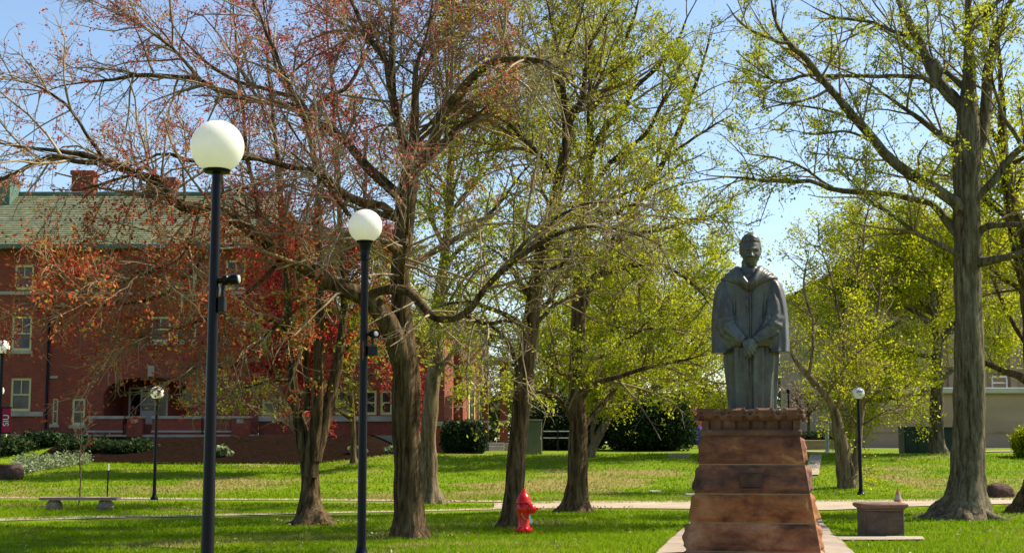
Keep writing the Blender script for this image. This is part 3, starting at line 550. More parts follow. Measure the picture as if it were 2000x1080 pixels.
# straight dark trunk -----------------------------------------------------------------
D = 35.0
tree('linden_tree', 'straight dark trunk with spreading crown left of the pedestal', (1127, 995), D,
     [([(1124, 1003, 42), (1125, 985, 33), (1127, 950, 27), (1128, 850, 23), (1128, 720, 22), (1130, 640, 20), (1132, 560, 17), (1132, 480, 15), (1140, 400, 13), (1150, 340, 12), (1154, 280, 10), (1152, 222, 9), (1152, 150, 8), (1158, 60, 6), (1165, -30, 4)], 0, 0)],
     [(taper([(1125, 760), (1114, 738), (1090, 722), (1070, 709), (1046, 690), (1030, 640)], 10, 3), 0, -1.2), (taper([(1122, 830), (1105, 800), (1085, 777), (1037, 767), (990, 770)], 8, 2.5), 0, -1.0),
      (taper([(1135, 775), (1150, 758), (1191, 738), (1249, 724), (1316, 704), (1383, 690)], 9, 3), 0, -1.2), (taper([(1132, 720), (1150, 706), (1190, 690), (1240, 650), (1300, 640), (1360, 650)], 8, 2.5), 0, 1.4),
      (taper([(1134, 840), (1167, 801), (1205, 762), (1230, 735), (1270, 740)], 8, 2.5), 0, 1.0), (taper([(1155, 300), (1180, 252), (1215, 215), (1233, 178), (1285, 130), (1326, 74), (1360, 0)], 9, 3.5), 0, 0.8),
      (taper([(1132, 620), (1160, 540), (1200, 470), (1244, 400), (1293, 315), (1326, 256), (1352, 185), (1378, 104), (1395, 40)], 11, 3), 0, 1.6), (taper([(1145, 390), (1170, 345), (1211, 300), (1270, 252), (1307, 178), (1330, 120)], 8, 3), 0, -1.4),
      (taper([(1293, 315), (1340, 280), (1390, 250), (1430, 225)], 4, 2), 0.9, 1.2), (taper([(1150, 330), (1120, 270), (1100, 200), (1060, 150)], 7, 3), 0, 1.2), (taper([(1132, 540), (1090, 480), (1040, 440), (1000, 420)], 7, 3), 0, 1.3),
      (taper([(1160, 540), (1230, 520), (1300, 520), (1360, 560), (1390, 600)], 7, 2.5), 0.3, -1.5), (taper([(1200, 470), (1280, 450), (1350, 430), (1420, 420)], 6, 2), 0.6, -0.8), (taper([(1155, 220), (1200, 140), (1230, 60), (1250, -20)], 6, 3), 0, -0.7)],
     M['bark_dark'], M['twig_brown'], [(M['leaf_spring'], 6, 0.72, 0.09, 0.064, 0.42, 0.25, None)], per1=2.3, len1=(0.8, 2.1), per2=4.0, per3=4.0, extra=8, extra_len=(2, 4.2), trunk_tmin=0.4, tw=(0.013, 0.008, 0.0056))

# slanting tree with dense bright crown, behind -------------------------------------------
D = 58.0
tree('hornbeam_tree', 'slanting pale stem with dense yellow green crown before the dark hedge', (1152, 890), D,
     [([(1152, 902, 15), (1154, 888, 12), (1170, 850, 11), (1192, 812, 10), (1212, 780, 9), (1240, 730, 7), (1275, 670, 6), (1300, 600, 4), (1320, 540, 3)], 0, 0)],
     [(taper([(1158, 870), (1160, 830), (1172, 795), (1195, 772), (1230, 760), (1290, 770), (1340, 765)], 6, 2.5), 0, -1.0), (taper([(1212, 780), (1270, 760), (1330, 740), (1390, 745), (1420, 750)], 5, 2), 0, -0.5),
      (taper([(1240, 730), (1300, 700), (1360, 660), (1400, 640)], 5, 2), 0, 1.4), (taper([(1240, 730), (1210, 650), (1190, 570), (1180, 510)], 5, 2), 0, 1.5), (taper([(1275, 670), (1320, 610), (1370, 560), (1400, 520)], 4, 2), 0, -1.2),
      (taper([(1192, 812), (1150, 740), (1120, 680), (1100, 640)], 5, 2), 0, 1.8), (taper([(1255, 700), (1250, 620), (1250, 540), (1260, 480)], 4, 2), 0, -1.2)],
     M['bark_pale'], M['twig_brown'], [(M['leaf_bright'], 13, 0.88, 0.21, 0.098, 0.45, 0.22, None)], per1=2.5, len1=(1.0, 2.2), per2=3.0, len2=(0.5, 1.0), per3=2.6, len3=(0.2, 0.5), extra=7, extra_len=(2, 3.5), up=0.05, tw=(0.02, 0.013, 0.009), trunk_tmin=0.5, flare=False)

for lab, u0, D, col, kk in (('far yellow green tree behind the olive cabinet and leaning trunk', 1075, 84.0, 'leaf_bright', 0), ('far yellow green tree rising behind the dark evergreen hedge', 1330, 86.0, 'leaf_bright', 1), ('far olive tree behind the straight dark trunk', 1195, 90.0, 'leaf_olive', 2)):
    tree('maple_tree', lab, (u0, 866), D, [([(u0, 872, 9), (u0 + 2, 840, 8), (u0 + 4, 780, 7), (u0 - 3, 700, 6), (u0 + 5, 600, 4), (u0, 500, 2)], 0, 0)],
         [(taper([(u0, v), (u0 + sg * 45, v - 50), (u0 + sg * 85, v - 75), (u0 + sg * 115, v - 80 - 20 * (kk == 1))], 4, 1.5), 0, dy) for v, sg, dy in ((790, 1, 1), (780, -1, -1), (720, 1, -1.5), (710, -1, 1.5), (640, 1, 1), (630, -1, -1), (570, 1, -1), (560, -1, 1))],
         M['bark_dark'], M['twig_brown'], [(M[col], 9, 0.85, 0.3, 0.13, 0.45, 0.22, None)], group='far trees beyond the lawn', per1=1.7, len1=(1.2, 2.6), per2=2.2, len2=(0.6, 1.2), per3=2.0, len3=(0.3, 0.6), extra=7, extra_len=(2.5, 4.5), up=0.1, tw=(0.03, 0.018, 0.012), trunk_tmin=0.4, flare=False)
# large right tree ---------------------------------------------------------------------
D = 31.6
tree('ash_tree', 'massive grey trunk with flared roots and thin spring leaves right of statue', (1880, 1008), D,
     [([(1876, 1024, 66), (1879, 1004, 58), (1884, 975, 45), (1889, 930, 38), (1893, 870, 35), (1894, 760, 33), (1894, 640, 31), (1891, 540, 29), (1890, 440, 29), (1889, 380, 27), (1888, 300, 28), (1890, 230, 24), (1893, 150, 18), (1892, 80, 16), (1890, 0, 13), (1888, -60, 10)], 0, 0)],
     [(taper([(1880, 420), (1859, 389), (1778, 341), (1715, 285), (1663, 222), (1622, 174), (1578, 122), (1541, 85), (1515, 37), (1498, -20)], 17, 4), 0, -2.2),
      (taper([(1875, 465), (1861, 450), (1830, 410), (1807, 396), (1726, 378), (1630, 370), (1585, 352), (1515, 356), (1474, 352), (1400, 346), (1360, 340)], 11, 2.5), 0, 1.6),
      (taper([(1880, 510), (1861, 493), (1820, 470), (1776, 446), (1740, 420), (1702, 392), (1660, 350), (1620, 320)], 8, 2.5), 0, -1.6),
      (taper([(1884, 235), (1874, 207), (1845, 170), (1818, 140), (1793, 74), (1763, 22), (1745, -30)], 15, 9), 0, 0.8),
      ([(1824, 172, 7), (1827, 150, 15), (1824, 126, 17), (1812, 108, 9)], 0.22, 0.3),
      (taper([(1875, 215), (1855, 196), (1807, 156), (1726, 148), (1659, 148), (1574, 150), (1520, 158), (1470, 130), (1440, 100)], 7, 2.5), 0, -1.5),
      (taper([(1895, 405), (1915, 380), (1941, 352), (1978, 307), (2000, 289), (2050, 250)], 11, 7), 0, -0.5), (taper([(1993, 280), (1975, 250), (1963, 230), (1945, 195), (1937, 160), (1930, 90)], 6, 3), -0.4, -1.0),
      (taper([(1898, 330), (1912, 280), (1920, 235), (1930, 148), (1944, 74), (1970, 22), (1990, -30)], 16, 10), 0, 0.6), (taper([(1894, 60), (1915, 32), (1937, 18), (1975, -25)], 8, 5), 0, -0.6),
      (taper([(1905, 470), (1916, 450), (1943, 440), (2000, 438), (2060, 430)], 10, 6), 0, -0.7), (taper([(1622, 174), (1580, 190), (1530, 205), (1480, 220)], 4, 2), -1.4, -2.0), (taper([(1715, 285), (1660, 260), (1600, 262), (1540, 250)], 4, 2), -0.9, -2.0),
      (taper([(1541, 85), (1500, 75), (1450, 50), (1420, 10)], 4, 2), -1.9, -2.4), (taper([(1793, 74), (1740, 60), (1680, 40), (1620, 30), (1560, 0)], 6, 2), 0.7, 1.5), (taper([(1630, 370), (1570, 330), (1520, 310), (1460, 300)], 4, 2), 1, 2.0)],
     M['bark_grey'], M['twig_brown'], [(M['leaf_spring'], 7, 0.62, 0.07, 0.062, 0.5, 0.25, None)], per1=1.9, len1=(0.7, 1.9), per2=3.8, per3=3.8, extra=4, extra_len=(2.5, 4.5), trunk_tmin=0.85, ts=0.88, dens=1.35, tw=(0.011, 0.007, 0.0047), up=0.2)

# tree before the beige wall --------------------------------------------------------------
D = 61.0
tree('beech_tree', 'broad tree with bright yellow green crown before the low beige building', (1830, 876), D,
     [([(1832, 884, 24), (1830, 865, 19), (1829, 820, 17), (1830, 770, 16), (1832, 700, 13), (1826, 620, 10), (1815, 550, 7), (1800, 490, 5), (1795, 450, 3)], 0, 0)],
     [(taper([(1835, 715), (1861, 720), (1822, 753), (1768, 777), (1720, 775), (1684, 788), (1640, 780)][1:], 7, 2), 0, -2.5), (taper([(1828, 640), (1795, 622), (1737, 637), (1690, 650), (1655, 654), (1600, 640)], 7, 2), 0, -2.5),
      (taper([(1828, 640), (1770, 600), (1700, 590), (1640, 600), (1580, 625)], 6, 2), 0, 1.5), (taper([(1822, 590), (1770, 540), (1710, 520), (1650, 540)], 6, 2), 0, -1.5), (taper([(1830, 700), (1780, 690), (1720, 700), (1660, 710)], 6, 2), 0, 1.8),
      (taper([(1830, 680), (1870, 620), (1920, 590), (1960, 600)], 6, 2), 0, 1.2), (taper([(1820, 580), (1860, 520), (1900, 490), (1960, 480)], 5, 2), 0, -1.2),
      (taper([(1815, 550), (1760, 490), (1720, 470)], 4, 2), 0, 1.0), (taper([(1832, 750), (1790, 735), (1700, 740), (1640, 750)], 5, 2), 0, 0.5), (taper([(1820, 600), (1740, 560), (1680, 560), (1620, 570)], 5, 2), 0, 1), (taper([(1828, 660), (1880, 640), (1930, 660), (1980, 650)], 5, 2), 0, .6), (taper([(1812, 540), (1850, 470), (1900, 430), (1950, 400)], 5, 2), 0, .6), (taper([(1812, 540), (1770, 520), (1700, 495), (1640, 510)], 5, 2), 0, .6)],
     M['bark_grey'], M['twig_brown'], [(M['leaf_bright'], 13, 0.9, 0.22, 0.098, 0.42, 0.22, None)], per1=2.9, len1=(1.0, 2.4), per2=3.0, len2=(0.5, 1.1), per3=2.4, len3=(0.2, 0.5), extra=8, extra_len=(2.5, 4.5), up=0.05, tw=(0.022, 0.013, 0.009), trunk_tmin=0.5)

# small two-stemmed tree by the right lamp ----------------------------------------------------
g = G(1652, 952); D = float(g[1])
tree('birch_tree', 'two stemmed small tree beside the clear globe lamp', (1652, 952), D,
     [([(1655, 958, 19), (1650, 925, 16), (1645, 885, 14), (1640, 850, 12), (1632, 810, 9), (1615, 775, 7), (1580, 735, 6), (1550, 700, 4), (1530, 650, 3)], 0, -0.6),
      ([(1662, 955, 13), (1670, 915, 9), (1676, 870, 8), (1680, 820, 6), (1690, 760, 5), (1690, 680, 4), (1680, 600, 3)], 0, 0.6)],
     [(taper([(1655, 940), (1668, 930), (1660, 890), (1645, 870)][0:3], 6, 3), -0.3, -0.3), (taper([(1632, 810), (1650, 720), (1640, 620), (1620, 540), (1600, 470)], 5, 2), 0, 0.8), (taper([(1580, 735), (1590, 640), (1570, 560), (1580, 490)], 4, 2), -0.5, 0.4),
      (taper([(1682, 790), (1730, 760), (1760, 760)], 4, 2), 0.3, -0.8), (taper([(1685, 720), (1710, 620), (1720, 540), (1715, 470)], 4, 2), 0.4, 1.0), (taper([(1615, 775), (1570, 770), (1545, 745)], 3, 1.5), -0.3, -1), (taper([(1640, 640), (1680, 520), (1690, 430), (1700, 390)], 4, 1.5), 0.5, 0.9),
      (taper([(1680, 830), (1740, 800), (1770, 820)], 3, 1.5), 0.2, -0.5)],
     M['bark_pale'], M['twig_brown'], [(M['leaf_bright'], 6, 0.6, 0.13, 0.076, 0.5, 0.25, None)], per1=2.6, len1=(0.8, 1.8), per2=3.2, len2=(0.4, 0.9), per3=2.6, len3=(0.2, 0.45), extra=4, extra_len=(1.5, 3), up=0.15, tw=(0.016, 0.010, 0.007), trunk_tmin=0.5, ts=1.0, flare=False)

# tree cut by the right edge of the picture -----------------------------------------------
D = 34.5
tree('walnut_tree', 'dark trunk rising at the far right edge behind the massive grey one', (2018, 985), D,
     [([(2016, 997, 50), (2018, 980, 40), (2024, 940, 30), (2026, 820, 26), (2020, 690, 25), (2010, 570, 24), (1992, 480, 23), (1976, 400, 20), (1964, 330, 15), (1956, 200, 12), (1950, 80, 8), (1945, -20, 5)], 0, 0)],
     [(taper([(2008, 590), (1990, 565), (1958, 543), (1923, 508), (1900, 480)], 9, 3), 0, 1.0), (taper([(2020, 690), (2000, 668), (1962, 594), (1935, 540), (1920, 510)], 7, 3), 0, 1.6), (taper([(2024, 760), (1995, 737), (1960, 725), (1927, 711), (1900, 700)], 12, 4), 0, -0.6),
      (taper([(2000, 520), (2040, 440), (2080, 380)], 9, 4), 0, 0), (taper([(1976, 400), (2010, 320), (2040, 240)], 8, 4), 0, 0.7), (taper([(1962, 300), (1930, 240), (1900, 200), (1870, 120)], 6, 3), 0, 1.4), (taper([(2022, 640), (2060, 560), (2100, 500)], 9, 3), 0, 0.4)],
     M['bark_dark'], M['twig_brown'], [(M['leaf_bright'], 6, 0.75, 0.12, 0.085, 0.45, 0.25, None)], per1=2.2, len1=(0.8, 1.9), per2=3.6, per3=3.2, extra=9, extra_len=(2, 4), trunk_tmin=0.4, tw=(0.013, 0.008, 0.0056))
# ------------------------------------------------------------------ ground, paths, grass
def grid_sheet(name, xs, ys, mat, dz=0.0):
    X, Y = np.meshgrid(xs, ys); Z = H(X, Y) + dz
    V = np.stack([X, Y, Z], -1).reshape(-1, 3); nx, ny = len(xs), len(ys)
    i, j = np.meshgrid(np.arange(nx - 1), np.arange(ny - 1)); q = (j * nx + i).ravel()
    Fc = np.stack([q, q + 1, q + nx + 1, q + nx], -1)
    o = np_obj(name, V, Fc, mat, smooth=True); o['kind'] = 'structure'; return o
xs = np.concatenate([[-3000, -1500, -700, -350, -180, -100, -70], np.arange(-50, 50.1, 0.5), [70, 100, 180, 350, 700, 1500, 3000]])
ys = np.concatenate([[-300, -100, -40, -15, 0], np.arange(5, 110.1, 0.5), [130, 180, 260, 400, 700, 1200, 2000, 4000]])
grid_sheet('ground', xs, ys, M['lawn'])
def strip(name, left, right, mat, dz=0.018, n_=60, across=4):
    """path sheet between two edge lines given as ground points, edges slightly ragged"""
    a = resample([(*p, 0) for p in left], n_); b_ = resample([(*p, 0) for p in right], n_)
    V = []
    for k in range(n_):
        wd = max(.3, float(np.hypot(*(a[k, :2] - b_[k, :2])))); wa = 0.04 / wd * noise.noise(Vector((k * 0.45, 1.7, dz * 99))); wb = 0.04 / wd * noise.noise(Vector((k * 0.45, 7.7, dz * 99)))
        for j in range(across + 1):
            f = j / across; f2 = f + (wa if j == 0 else 0) + (wb if j == across else 0)
            x = a[k, 0] * (1 - f2) + b_[k, 0] * f2; y = a[k, 1] * (1 - f2) + b_[k, 1] * f2; V.append((x, y, h(x, y) + dz))
    q = [(k * (across + 1) + j, k * (across + 1) + j + 1, (k + 1) * (across + 1) + j + 1, (k + 1) * (across + 1) + j) for k in range(n_ - 1) for j in range(across)]
    o = np_obj(name, np.array(V), np.array(q), mat, smooth=True); o['kind'] = 'structure'; return o
def gp(l): return [G(u, v) for u, v in l]
def flat(u, v): p = EYE / ((v - 865) / F); return np.array([(u - 1000) / F * p * 1.0, p, 0.0])
strip('near_path', gp([(-60, 1019), (100, 1015), (300, 1010.5), (500, 1006), (700, 1001.5), (860, 998), (1000, 994)]), gp([(-60, 1013), (100, 1009), (300, 1005.5), (500, 1002), (700, 998.5), (860, 995), (1000, 990)]), M['path'], 0.014)
strip('far_path', gp([(-60, 973), (100, 974), (300, 975.5), (500, 977), (700, 978.5), (860, 980), (1010, 981)]), gp([(-60, 970), (100, 970.5), (300, 972), (500, 973.5), (700, 975), (860, 976.5), (1010, 977.5)]), M['path'], 0.018)
strip('main_path', gp([(965, 993), (1010, 994), (1130, 993.5), (1300, 994), (1450, 996), (1600, 997), (1750, 991), (1880, 987), (2080, 981)]), gp([(965, 984), (1010, 980.5), (1130, 979), (1300, 978.5), (1450, 978), (1600, 977), (1750, 976), (1880, 974), (2080, 972)]), M['path'], 0.022)
strip('statue_walk', [flat(1180, 1165), flat(1272, 1080), flat(1342, 1018), flat(1375, 988)], [flat(1740, 1165), flat(1662, 1080), flat(1606, 1025), flat(1580, 988)], M['paver'], 0.026)
strip('planter_slab', [flat(1630, 1051), flat(1720, 1051), flat(1795, 1050)], [flat(1625, 1044), flat(1720, 1044), flat(1790, 1044.5)], M['paver'], 0.03, 20)
a_ = gp([(1572, 930), (1574, 920), (1577, 910), (1579, 900), (1582, 890)])
strip('hill_path', a_, [p + np.array([0.55, 0.2, 0]) for p in a_], M['path'], 0.05, 40)
strip('upper_path', [np.array([9.5, 63, 0]), np.array([12, 63, 0]), np.array([16, 63.6, 0]), np.array([25, 64, 0]), np.array([40, 64, 0])], [np.array([9.5, 67.5, 0]), np.array([12, 66.5, 0]), np.array([16, 65.6, 0]), np.array([25, 66, 0]), np.array([40, 66, 0])], M['path'], 0.04)
ul = [np.array([x, 59.6 + 0.4 * math.sin(x), 0]) for x in np.linspace(-20.5, -5.2, 9)]
strip('mulch_bed', ul, [np.array([x, 69.5, 0]) for x in np.linspace(-20.5, -5.2, 9)], M['mulch'], 0.05, 60, 20)
ul = [np.array([x, 60.6, 0]) for x in np.linspace(-5.3, -1.2, 6)]
strip('hedge_bed', ul, [np.array([x, 66, 0]) for x in np.linspace(-5.3, -1.2, 6)], M['mulch'], 0.045, 20, 10)

def in_strip(x, y):     # keep blades off the paths
    v = 865 + F * EYE / y; u = 1000 + x * F / y
    bad = np.abs(v - (1016 - 0.0225 * u)) < np.where(u < 980, 3.3, -1)
    bad |= (v > 969.5 + 0.0075 * u) & (v < 974.5 + 0.0085 * u) & (u < 1000) 
    top = np.interp(u, [965, 1010, 1300, 1600, 1750, 1880, 2080], [985, 981, 979, 977.5, 976.5, 974.5, 972.5]); bot = np.interp(u, [965, 1010, 1300, 1600, 1750, 1880, 2080], [992, 993.5, 993.5, 996.5, 990.5, 986.5, 980.5])
    bad |= (u > 965) & (v > top) & (v < bot)
    l = np.interp(v, [985, 1018, 1080, 1165], [1377, 1342, 1272, 1180]); r = np.interp(v, [985, 1025, 1080, 1165], [1580, 1606, 1662, 1740])
    bad |= (v > 985) & (u > l) & (u < r)
    bad |= (v > 1044) & (v < 1051) & (u > 1620) & (u < 1795)
    return bad
def blades(y0, y1, dens, hgt, wid):
    xa = 0.44 * y1 + 3; N = int(dens * 2 * xa * (y1 - y0)); y = rng.uniform(y0, y1, N); x = rng.uniform(-xa, xa, N)
    k = (np.abs(x) < 0.42 * y + 2.5) & ~in_strip(x, y); x, y = x[k], y[k]; N = len(x)
    clump = np.array(np.sin(x * 3.1) * np.sin(y * 2.7) + np.sin(x * 1.3 + y * 1.9)) * 0.12
    z = H(x, y) - 0.005; hh = hgt * rng.uniform(0.45, 1.25, N) * (1 + clump); a = rng.uniform(0, 2 * math.pi, N); ln = rng.normal(0, 0.45, (N, 2)) * hh[:, None]
    dx, dy = np.cos(a) * wid / 2, np.sin(a) * wid / 2
    p0 = np.stack([x - dx, y - dy, z], -1); p1 = np.stack([x + dx, y + dy, z], -1); p2 = np.stack([x + ln[:, 0], y + ln[:, 1], z + hh], -1)
    V = np.stack([p0, p1, p2], 1).reshape(-1, 3); return V, np.arange(3 * N).reshape(N, 3), np.repeat(np.clip(rng.normal(0.5, 0.25, N), 0, 1), 3)
Vs, Fs, Ts, off = [], [], [], 0
for args in ((14.0, 20.0, 420, 0.065, 0.014), (20.0, 27, 620, 0.065, 0.014), (27, 36, 330, 0.07, 0.02), (36, 46, 170, 0.075, 0.03), (46, 60, 80, 0.085, 0.045)):
    V, Fc, t = blades(*args); Vs.append(V); Fs.append(Fc + off); Ts.append(t); off += len(V)
o = np_obj('grass', np.vstack(Vs), np.vstack(Fs), M['blade'], tint=np.concatenate(Ts)); tag(o, 'short green lawn grass with dry patches', 'grass', None, 'stuff')

# ------------------------------------------------------------------ street lamps
def lamp(label, u, vglobe, dia_px, y, style, u_pole_bottom=None, group='globe lamps on posts', pr=(0.055, 0.065), dia=0.5, banner=False, gm='globe', gear=None):
    c = P(u, vglobe, y); x = c[0]; z0 = h(x, y); R = dia / 2
    T = thing('street_lamp', label, 'street lamp', (x, y, z0), group)
    zt = c[2] - R * 0.93
    g_ = B(); prof = [(R * math.sin(t), -R * math.cos(t)) for t in np.linspace(0.36, math.pi, 22)]; g_.lathe(c, prof, 32); g_.obj('globe', M[gm], T, smooth=True)
    p = B(); prof = [(pr[1] * 2.1, 0), (pr[1] * 2.1, 0.05), (pr[1] * 1.35, 0.10), (pr[1], 0.22), (pr[0], zt - z0 - 0.30)]
    if style == 'flared': prof += [(pr[0] * 1.02, zt - z0 - 0.28), (pr[0] * 1.25, zt - z0 - 0.27), (pr[0] * 1.25, zt - z0 - 0.24), (pr[0] * 1.15, zt - z0 - 0.23), (pr[0] * 1.5, zt - z0 - 0.1), (pr[0] * 1.75, zt - z0 - 0.01)]
    else: prof += [(pr[0], zt - z0 - 0.02)]
    p.lathe((x, y, z0), prof, 20); p.obj('pole', M['pole'], T, smooth=True, angle=40)
    k = B(); k.lathe((x, y, zt - 0.025), [(pr[0] * 1.2, 0), (R * 0.47, 0.01), (R * 0.52, 0.035), (R * 0.42, 0.06)], 24); k.obj('globe_collar', M['pole'], T, smooth=True, angle=40)
    if gear == 'camera_left':
        zc = P(u, 548, y)[2]; s = B()
        s.cyl((x + 0.05, y, zc), (x + 0.09, y - 0.02, zc), 0.028, 0.028); s.lathe((x + 0.085, y - 0.02, zc), [(0.03, 0), (0.045, 0.01), (0.05, 0.05), (0.036, 0.06), (0.036, 0.075), (0.05, 0.085), (0.05, 0.15), (0.043, 0.155)], 16, (1, -0.15, 0.05))
        so_ = s.obj('spotlight', M['pole'], T, smooth=True, angle=35)
        e = B(); e.lathe((x + 0.238, y - 0.043, zc + 0.008), [(0.04, 0), (0.036, 0.006), (0.02, 0.01)], 16, (1, -0.15, 0.05)); e.obj('lens', M['metal'], so_, smooth=True)
        zb = P(u, 595, y)[2]; j = B(); j.bevbox(x + 0.052, x + 0.115, y - 0.055, y + 0.045, zb - 0.07, zb + 0.068, 0.008); j.cyl((x + 0.085, y, zb + 0.065), (x + 0.085, y, zc - 0.02), 0.016, 0.016); j.obj('junction_box', M['boxgrey'], T)
        cb = B(); cb.tube([(x + 0.06, y - 0.06, zc - 0.04), (x + 0.075, y - 0.075, zc - 0.09), (x + 0.066, y - 0.07, zc - 0.15)], 0.008, 6); cb.obj('cable', M['metal'], T, smooth=True)
    if gear == 'spot_right':
        zc = P(u, 653, y)[2]; s = B(); s.cyl((x + 0.05, y, zc), (x + 0.13, y - 0.04, zc), 0.022, 0.022)
        s.lathe((x + 0.10, y - 0.0, zc), [(0.03, 0), (0.052, 0.02), (0.062, 0.08), (0.066, 0.15), (0.058, 0.15), (0.052, 0.13)], 18, (0.62, -0.75, 0.02)); so_ = s.obj('spotlight', M['pole'], T, smooth=True, angle=35)
        e = B(); d = Vector((0.62, -0.75, 0.02)).normalized() * 0.135; e.lathe((x + 0.10 + d.x, y + d.y, zc + d.z), [(0.045, 0), (0.04, 0.006), (0.02, 0.009)], 18, (0.62, -0.75, 0.02)); e.obj('lens', M['metal'], so_, smooth=True)
        zb = P(u, 685, y)[2]; j = B(); j.bevbox(x + 0.064, x + 0.21, y - 0.08, y + 0.05, zb - 0.07, zb + 0.07, 0.01); j.cyl((x + 0.13, y, zb + 0.06), (x + 0.13, y, zc - 0.02), 0.02, 0.02); j.obj('junction_box', M['boxgrey'], T)
        r = B(); zr0 = P(u, 705, y)[2]; zr1 = P(u, 665, y)[2]; r.tube([(x - 0.004 + 0.004 * math.sin(q * 3), y - 0.0655, zr0 + (zr1 - zr0) * q / 6) for q in range(7)], [0.004, 0.012, 0.01, 0.014, 0.011, 0.014, 0.004], 6); r.obj('rust_streak', M['rust'], T, smooth=True)
    if banner:
        za, zb = P(0, 797, y)[2], P(0, 844, y)[2]; x1 = P(21, 820, y)[0]; x0 = x + pr[1] * 0.6
        a = B(); a.cyl((x, y, za + 0.02), (x1 + 0.02, y, za + 0.02), 0.02); a.cyl((x, y, zb - 0.02), (x1 + 0.02, y, zb - 0.02), 0.02); a.obj('banner_arm', M['pole'], T)
        f_ = B(); 
        nx_ = 8
        for q in range(nx_):
            xa, xb = x0 + (x1 - x0) * q / nx_, x0 + (x1 - x0) * (q + 1) / nx_; ya, yb = y - 0.004 + 0.01 * math.sin(q * 1.3), y - 0.004 + 0.01 * math.sin((q + 1) * 1.3)
            f_.add([(xa, ya, zb), (xb, yb, zb), (xb, yb, za), (xa, ya, za), (xa, ya + 0.006, zb), (xb, yb + 0.006, zb), (xb, yb + 0.006, za), (xa, ya + 0.006, za)], [(0, 1, 2, 3), (5, 4, 7, 6), (3, 2, 6, 7), (1, 0, 4, 5)])
        bo = f_.obj('banner', M['maroon'], T)
        cu = bpy.data.curves.new('lettering', 'FONT'); cu.body = 'SIU'; cu.size = 0.22; cu.extrude = 0.002; cu.align_x = 'CENTER'; cu.align_y = 'CENTER'
        to = bpy.data.objects.new('lettering_tmp', cu); C.objects.link(to); dg = bpy.context.evaluated_depsgraph_get(); me = bpy.data.meshes.new_from_object(to.evaluated_get(dg)); bpy.data.objects.remove(to)
        me.transform(Matrix.Translation(Vector((x0 * 0.42 + x1 * 0.58, y - 0.03, (za + zb) / 2)) - Vector(ORG[T.name])) @ Matrix.Rotation(math.pi / 2, 4, 'X') @ Matrix.Rotation(math.pi / 2, 4, 'Z'))
        me.materials.clear(); link('lettering', me, M['white'], bo)
    return T
lamp('nearest and largest globe lamp on a plain dark pole, front left', 424.5, 287, 106, 13.1, 'plain', pr=(0.042, 0.062), gear='camera_left')
lamp('globe lamp with flared top and round spotlight before the big maple trunk', 713.5, 442, 67, 20.7, 'flared', pr=(0.054, 0.066), gear='spot_right')
g = G(300, 976); lamp('small globe lamp standing beside the thin path before the arched porch', 307, 767, 26, float(g[1]), 'plain', pr=(0.042, 0.055), dia=26 / S(g[1]))
g = G(1667, 966); lamp('globe lamp with painted reflections in clear glass on a black pole right of the statue', 1676, 768, 26, float(g[1]), 'plain', pr=(0.05, 0.06), dia=25 / S(g[1]), gm='globe_painted_reflection')
lamp('globe lamp with maroon banner at the left edge before the brick wall', 5, 678, 28, 38.0, 'plain', pr=(0.05, 0.06), dia=28 / S(38), banner=True)
lamp('small far globe lamp half cut by the left picture edge', -2, 763, 18, 52.0, 'plain', pr=(0.045, 0.05), dia=20 / S(52))

# ------------------------------------------------------------------ fire hydrant
g = G(1023, 1043); hx, hy = g[0], g[1]; k = 0.86 / 0.86
T = thing('fire_hydrant', 'bright red fire hydrant standing on the lawn', 'hydrant', g)
b_ = B(); b_.lathe((hx, hy, 0.0), [(0.10, -0.04), (0.10, 0.05), (0.092, 0.06)], 24).obj('base_pipe', M['plaque'], T, smooth=True, angle=35)
b_ = B(); b_.lathe((hx, hy, 0.05), [(0.15, 0), (0.165, 0.015), (0.165, 0.05), (0.14, 0.065), (0.115, 0.075)], 28)
for q in range(8): a = q * math.pi / 4 + 0.2; b_.lathe((hx + 0.142 * math.cos(a), hy + 0.142 * math.sin(a), 0.11), [(0.016, 0), (0.016, 0.02), (0.008, 0.024)], 8)
b_.obj('base_flange', M['red'], T, smooth=True, angle=35)
b_ = B(); b_.lathe((hx, hy, 0.115), [(0.112, 0), (0.104, 0.03), (0.104, 0.22), (0.112, 0.29), (0.122, 0.33), (0.122, 0.40), (0.112, 0.435), (0.10, 0.45)], 28).obj('barrel', M['red'], T, smooth=True, angle=40)
b_ = B(); b_.lathe((hx, hy, 0.56), [(0.10, 0), (0.145, 0.012), (0.145, 0.035), (0.135, 0.05), (0.125, 0.09), (0.10, 0.14), (0.065, 0.18), (0.045, 0.195), (0.042, 0.22), (0.026, 0.225), (0.026, 0.265), (0.012, 0.272)], 28)
for q in range(8): a = q * math.pi / 4; b_.lathe((hx + 0.128 * math.cos(a), hy + 0.128 * math.sin(a), 0.545), [(0.014, 0), (0.014, 0.02)], 8)
b_.obj('bonnet', M['red'], T, smooth=True, angle=40)
for ax, ln_, rr in (((0.94, -0.34, 0), 0.15, 0.085), ((-0.35, -0.94, 0), 0.075, 0.062), ((-0.94, 0.34, 0), 0.05, 0.055)):
    d = Vector(ax).normalized() * 0.085; b_ = B(); b_.lathe((hx + d.x, hy + d.y, 0.465), [(rr * 0.85, 0), (rr * 0.85, ln_ * 0.3), (rr * 1.08, ln_ * 0.34), (rr * 1.08, ln_ * 0.62), (rr * 0.9, ln_ * 0.8), (rr * 0.4, ln_), (rr * 0.26, ln_ * 1.02), (rr * 0.26, ln_ * 1.35), (0.006, ln_ * 1.37)], 20, ax)
    b_.obj('nozzle_cap', M['red'], T, smooth=True, angle=35)
